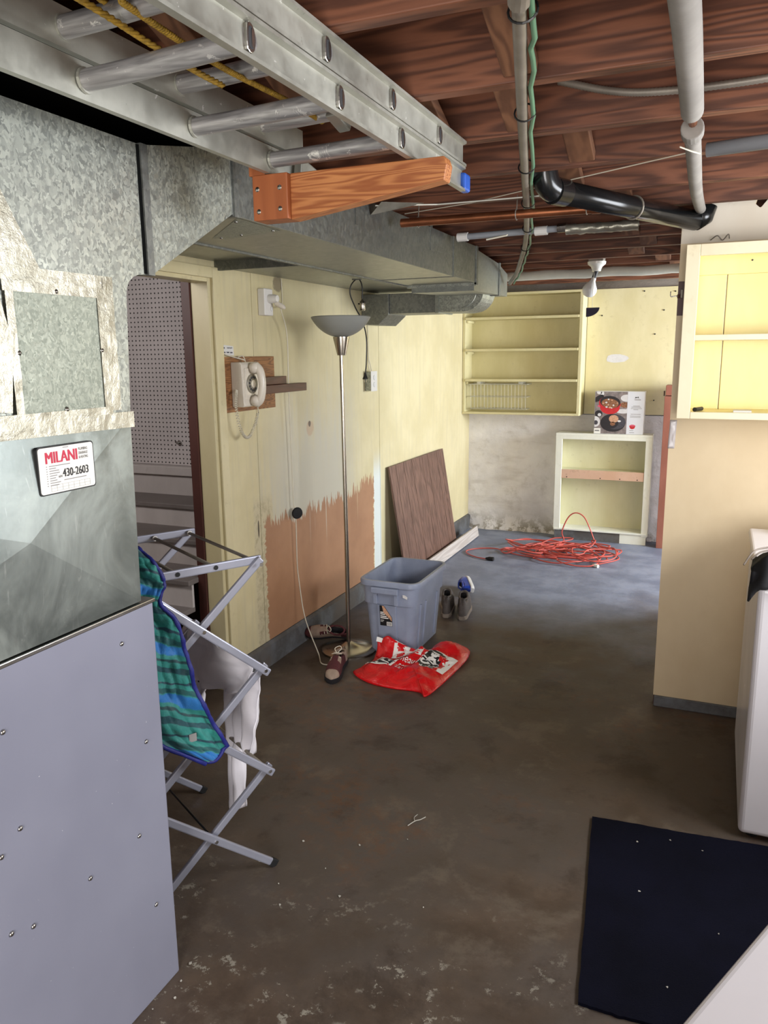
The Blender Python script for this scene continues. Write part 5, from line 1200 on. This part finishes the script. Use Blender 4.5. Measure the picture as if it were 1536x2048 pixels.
MB().tube([(-1.22, 2.80, 2.14), (-1.0, 2.87, 2.138), (-0.6, 2.90, 2.142)], 0.003, 6).build('strand', 'wire', wr_)
m = MB(); m.add([(-1.215, 2.75, 2.1), (-1.16, 2.72, 2.135), (-1.05, 2.86, 2.145), (-1.18, 2.86, 2.14)], [(0, 1, 2, 3)]); m.build('foil_scrap', 'foil', wr_, solid=0.001)
pts = [(x, 5.47+0.008*mnoise.noise(Vector((x*4, 0, 0))), 2.113+0.008*mnoise.noise(Vector((x*5, 3, 0)))) for x in [-1.5+i*0.09 for i in range(40)]]
tag(MB().tube(pts, [0.03+0.004*mnoise.noise(Vector((i*0.9, 1, 1))) for i in range(40)], 14).build('white_pipe', 'white_pipe', None, True, org=(0, 5.47, 2.11)), 'white painted pipe crossing below the joists near the back wall', 'pipe')

# ceiling lamp
FX, FY = -0.745, 5.10
lf = thing('bulb_fixture', 'white porcelain ceiling lampholder with a tilted white bulb', 'ceiling lamp', (FX, FY, 2.0))
MB().box(FX-0.045, FX+0.045, FY-0.045, FY+0.045, 2.142, 2.185).build('junction_box', 'conduit', lf, bevel=0.004)
MB().lathe([(0.0, 2.142), (0.056, 2.142), (0.054, 2.128), (0.034, 2.112), (0.027, 2.095), (0.026, 2.086), (0, 2.086)], 28, (FX, FY, 0)).build('lampholder', 'porcelain', lf, 'auto')
tl = Matrix.Rotation(0.32, 3, 'Y')
def TL(p): return Vector((FX, FY, 2.088))+tl @ Vector(p)
MB().tube([TL((0, 0, 0.01)), TL((0, 0, -0.045))], 0.0135, 14).build('extension_socket', 'seal', lf, 'auto')
m = MB(); m.lathe([(0, -0.04), (0.0145, -0.042), (0.016, -0.06), (0.026, -0.078), (0.040, -0.098), (0.0445, -0.118), (0.040, -0.138), (0.026, -0.155), (0.0, -0.162)], 28, (FX, FY, 2.088), tl); m.build('bulb', 'bulb', lf, True)
MB().tube([(FX-0.012, FY-0.01, 2.09), (FX-0.01, FY-0.05, 1.95), (FX-0.008, FY-0.05, 1.862)], 0.0014, 5).build('pull_cord', 'cord_w', lf)
m = MB(); m.prism([(FX-0.045, 1.868), (FX+0.035, 1.868)]+[(FX-0.045+0.08*math.cos(-a), 1.868+0.055*math.sin(-a)) for a in [PI/2*k/8 for k in range(1, 9)]], FY-0.053, FY-0.048, 'Y'); lab(m.build('pull_tag', 'navy_tag', lf), 'dark purple quarter-round pull tag')

# ------------------------------------------------------------------ cupboard on the partition
CF = 3.325
cb = thing('wall_cupboard', 'ivory open wall cupboard with lemon interior hung on the partition', 'cupboard', (0.2, 3.4, 1.335))
X0, X1 = -0.152, 0.62
MB().box(X0, X0+0.05, CF, CF+0.019, 1.337, 1.998).build('stile', 'cup_frame', cb, bevel=0.002); MB().box(X1-0.05, X1, CF, CF+0.019, 1.337, 1.998).build('stile', 'cup_frame', cb, bevel=0.002)
MB().box(X0+0.05, X1-0.05, CF, CF+0.019, 1.955, 1.998).build('top_rail', 'cup_frame', cb, bevel=0.002); MB().box(X0+0.05, X1-0.05, CF, CF+0.019, 1.337, 1.364).build('bottom_rail', 'cup_frame', cb, bevel=0.002)
MB().box(X0+0.004, X0+0.02, CF+0.019, YP-0.002, 1.34, 1.995).build('side_panel', 'cup_frame', cb); MB().box(X1-0.02, X1-0.004, CF+0.019, YP-0.002, 1.34, 1.995).build('side_panel', 'cup_frame', cb)
MB().box(X0+0.02, X1-0.02, CF+0.019, YP-0.002, 1.984, 1.995).build('top_board', 'bright_yellow', cb); MB().box(X0+0.02, X1-0.02, CF+0.019, YP-0.002, 1.348, 1.362).build('bottom_board', 'bright_yellow', cb)
for a, b in ((X0+0.02, -0.003), (0.0, 0.30), (0.303, X1-0.02)): MB().box(a, b, YP-0.014, YP-0.003, 1.362, 1.984).build('back_board', 'bright_yellow', cb, bevel=0.002)
MB().box(X0+0.02, X1-0.02, YP-0.032, YP-0.014, 1.90, 1.984).build('hanging_rail', 'bright_yellow', cb, bevel=0.002)
MB().box(X0+0.02, X1-0.02, CF+0.03, YP-0.014, 1.640, 1.662).build('shelf_board', 'cup_frame', cb, bevel=0.002)
MB().lathe([(0, 0), (0.0035, 0), (0.0035, 0.002), (0, 0.002)], 8, (0.085, YP-0.033, 1.95), Matrix.Rotation(PI/2, 3, 'X')).build('nail', 'black', cb)
mk_ = thing('black_marker', 'black marker lying on the bottom of the ivory cupboard', 'marker', (-0.07, 3.4, 1.362))
MB().tube([(-0.085, 3.37, 1.371), (-0.062, 3.43, 1.371)], 0.008, 14).build('barrel', 'print_black', mk_, 'auto'); MB().tube([(-0.086, 3.367, 1.371), (-0.0863, 3.366, 1.371)], 0.0088, 14).build('cap', 'black', mk_)
tag(MB().box(0.055, 0.12, 3.36, 3.44, 1.362, 1.369).build('paper_slip', 'paper', None, org=(0.09, 3.4, 1.362)), 'folded white paper slip on the bottom of the ivory cupboard', 'paper')
hk = thing('door_latch', 'old metal latch with a bent hook on the edge of the partition', 'latch', (-0.175, YP, 1.8))
MB().box(-0.186, -0.163, YP-0.0035, YP-0.001, 1.745, 1.882).build('mortise', 'oxblood', hk)
MB().box(-0.176, -0.166, YP-0.014, YP-0.003, 1.815, 1.85).build('plate', 'conduit', hk, bevel=0.002)
MB().tube(catmull([(-0.172, YP-0.01, 1.824), (-0.195, YP-0.014, 1.824), (-0.213, YP-0.014, 1.823), (-0.214, YP-0.014, 1.843)], 4), 0.0022, 6).build('hook', 'steel', hk, True)
MB().tube([(-0.182, YP-0.012, 1.815), (-0.182, YP-0.012, 1.83)], 0.006, 8).build('pivot', 'oxblood', hk)
def tpf(u, v):
    z = 1.312-v*0.122; x = -0.186+0.028*u-0.004*v; return Vector((x, YP-0.003-0.003*abs(mnoise.noise(Vector((u*3, v*9, 2)))), z))
tag(MB().grid(tpf, 6, 14).build('packing_tape', 'tape_clear', None, True, org=(-0.17, YP, 1.19), solid=0.0006), 'strip of shiny packing tape on the partition edge below the cupboard', 'tape')
sm = thing('pipe_strap', 'small twisted metal strap on the partition above the cupboard', 'strap', (-0.04, YP-0.01, 2.04))
m = MB(); m.tube(catmull([(-0.075, YP-0.006, 2.038), (-0.05, YP-0.02, 2.052), (-0.03, YP-0.012, 2.035), (-0.01, YP-0.02, 2.055), (-0.005, YP-0.008, 2.04)], 6), 0.0022, 6); m.build('strap', 'conduit', sm, True)

# ------------------------------------------------------------------ washer, mat, appliance
wa = thing('washing_machine', 'white enamelled washing machine standing against the partition', 'washer', (0.46, 3.0, 0))
MB().box(0.155, 0.80, 2.61, 3.36, 0.02, 0.875).build('body', 'enamel', wa, bevel=0.018, seg=4)
MB().box(0.145, 0.81, 2.60, 3.37, 0.878, 0.905).build('lid_top', 'enamel', wa, bevel=0.01, seg=3)
MB().box(0.23, 0.72, 2.64, 3.05, 0.905, 0.912).build('lid', 'enamel', wa, bevel=0.003)
MB().box(0.30, 0.80, 3.24, 3.37, 0.905, 1.0).build('control_panel', 'enamel', wa, bevel=0.012, seg=3)
for x in (0.20, 0.75):
    for y in (2.66, 3.31): MB().lathe([(0.0, 0), (0.02, 0), (0.018, 0.02), (0, 0.02)], 12, (x, y, 0)).build('foot', 'rubber', wa)
bb = thing('black_pouch', 'black cloth pouch hanging over the near edge of the washing machine', 'pouch', (0.17, 2.66, 0.91))
def pouch(u, v):
    x = 0.125+u*0.24; d = v
    y = 2.80-0.235*d; z = 0.925+0.05*math.sin(min(1, d*1.6)*PI*0.5)*math.sin(min(1.0, u*3+0.15)*PI/2)-max(0, d-0.72)*0.30
    if u < 0.12: z -= (0.12-u)*0.12*d
    if d > 0.86: y -= 0.0; 
    z += 0.012*mnoise.noise(Vector((u*7, v*7, 1)))
    return Vector((x+0.02*(1-d)*(1-u), y+0.01*mnoise.noise(Vector((u*9, 4, 0))), max(z, 0.92 if y > 2.60 else 0.83)))
MB().grid(pouch, 26, 30).build('cloth', 'black_cloth', bb, True, solid=0.008)
m = MB(); m.tube(catmull([(0.108, 2.64, 0.935), (0.135, 2.70, 0.965), (0.17, 2.74, 0.972), (0.25, 2.77, 0.98), (0.35, 2.79, 0.98)], 6), 0.003, 6); m.tube(catmull([(0.13, 2.66, 0.95), (0.16, 2.71, 0.965), (0.22, 2.74, 0.97), (0.33, 2.76, 0.97)], 6), 0.003, 6); m.build('cord_strap', 'shoe_greysole', bb, True)
MB().lathe([(0, 0.0), (0.03, 0.0), (0.035, 0.02), (0.025, 0.035), (0, 0.038)], 20, (0.24, 2.80, 0.955)).build('pompom', 'black_cloth', bb, True)
mp = [(-0.309, 2.545), (-0.22, 2.553), (0.0, 2.566), (0.2, 2.585), (0.52, 2.60), (0.60, 1.72), (0.2, 1.715), (0.0, 1.725), (-0.12, 1.715), (-0.221, 1.718)]
mpo = []
for i in range(len(mp)):
    a, b = Vector((*mp[i], 0)), Vector((*mp[(i+1) % len(mp)], 0))
    for k in range(14):
        p = a.lerp(b, k/14); mpo.append((p.x+0.003*mnoise.noise(Vector((p.x*60, p.y*60, 0))), p.y+0.003*mnoise.noise(Vector((p.x*60, p.y*60, 5)))))
tag(MB().prism(mpo, 0.0, 0.009, 'Z').build('floor_mat', 'mat', None, org=(0.0, 2.1, 0)), 'navy black carpet mat on the concrete floor before the washing machine', 'mat')
ap2 = thing('white_appliance', 'large white appliance top cutting across the bottom right corner', 'appliance', (0.45, 0.7, 0))
An = math.atan2(0.909, 0.418)
Ma = Matrix.Translation((0.0045, 0.82, 0)) @ Matrix.Rotation(An, 4, 'Z')
MB().box(-0.40, 0.47, -0.60, -0.012, 0.02, 0.825, 0, Ma).build('body', 'enamel', ap2, bevel=0.02, seg=4)
MB().box(-0.41, 0.48, -0.61, 0.0, 0.828, 0.85, 0, Ma).build('lid', 'enamel', ap2, bevel=0.011, seg=4)
MB().box(-0.36, 0.42, -0.55, -0.06, 0.0, 0.02, 0, Ma).build('plinth', 'rubber', ap2)

# scattered paint chips
m = MB(); rnd = random.Random(3)
spots = [(-0.863, 2.188), (-1.183, 2.048), (-1.205, 1.46), (-1.19, 1.40), (-1.17, 1.35), (-1.262, 1.90), (-1.098, 1.75), (-0.15, 2.45), (-0.05, 2.50), (0.05, 2.48), (-0.12, 2.2), (0.1, 2.1), (-0.02, 1.85), (-1.2, 1.30), (-1.0, 2.1), (-1.05, 1.95), (-0.95, 1.85), (-1.15, 1.83), (-0.7, 1.9)]
for x, y in spots:
    n = 6; r = rnd.uniform(0.0018, 0.0045); z = 0.0095 if x > -0.3 and y > 1.72 else 0.0005; a0 = rnd.uniform(0, 6)
    vs = [(x+r*rnd.uniform(0.5, 1.3)*math.cos(a0+k), y+r*rnd.uniform(0.5, 1.3)*math.sin(a0+k), z+rnd.uniform(0, 0.002)) for k in range(n)]
    vs += [(a, b, c+0.0015) for a, b, c in vs]
    m.add(vs, [tuple(range(n-1, -1, -1)), tuple(range(n, 2*n))]+[(k, (k+1) % n, n+(k+1) % n, n+k) for k in range(n)])
o = m.build('paint_chips', 'chip', None, org=(-0.9, 1.8, 0)); tag(o, 'small pale paint chips scattered on the concrete floor and mat', 'debris'); o['kind'] = 'stuff'
tw = catmull([(-0.89, 2.26, 0.003), (-0.875, 2.29, 0.006), (-0.862, 2.31, 0.003), (-0.85, 2.33, 0.004)], 5)
m = MB(); m.tube(tw, 0.0016, 5); m.tube(catmull([(-0.875, 2.29, 0.005), (-0.885, 2.31, 0.006), (-0.882, 2.335, 0.003)], 4), 0.0013, 5)
tag(m.build('twig', 'chip', None, True, org=(-0.87, 2.29, 0)), 'tiny forked twig lying on the concrete floor', 'twig')
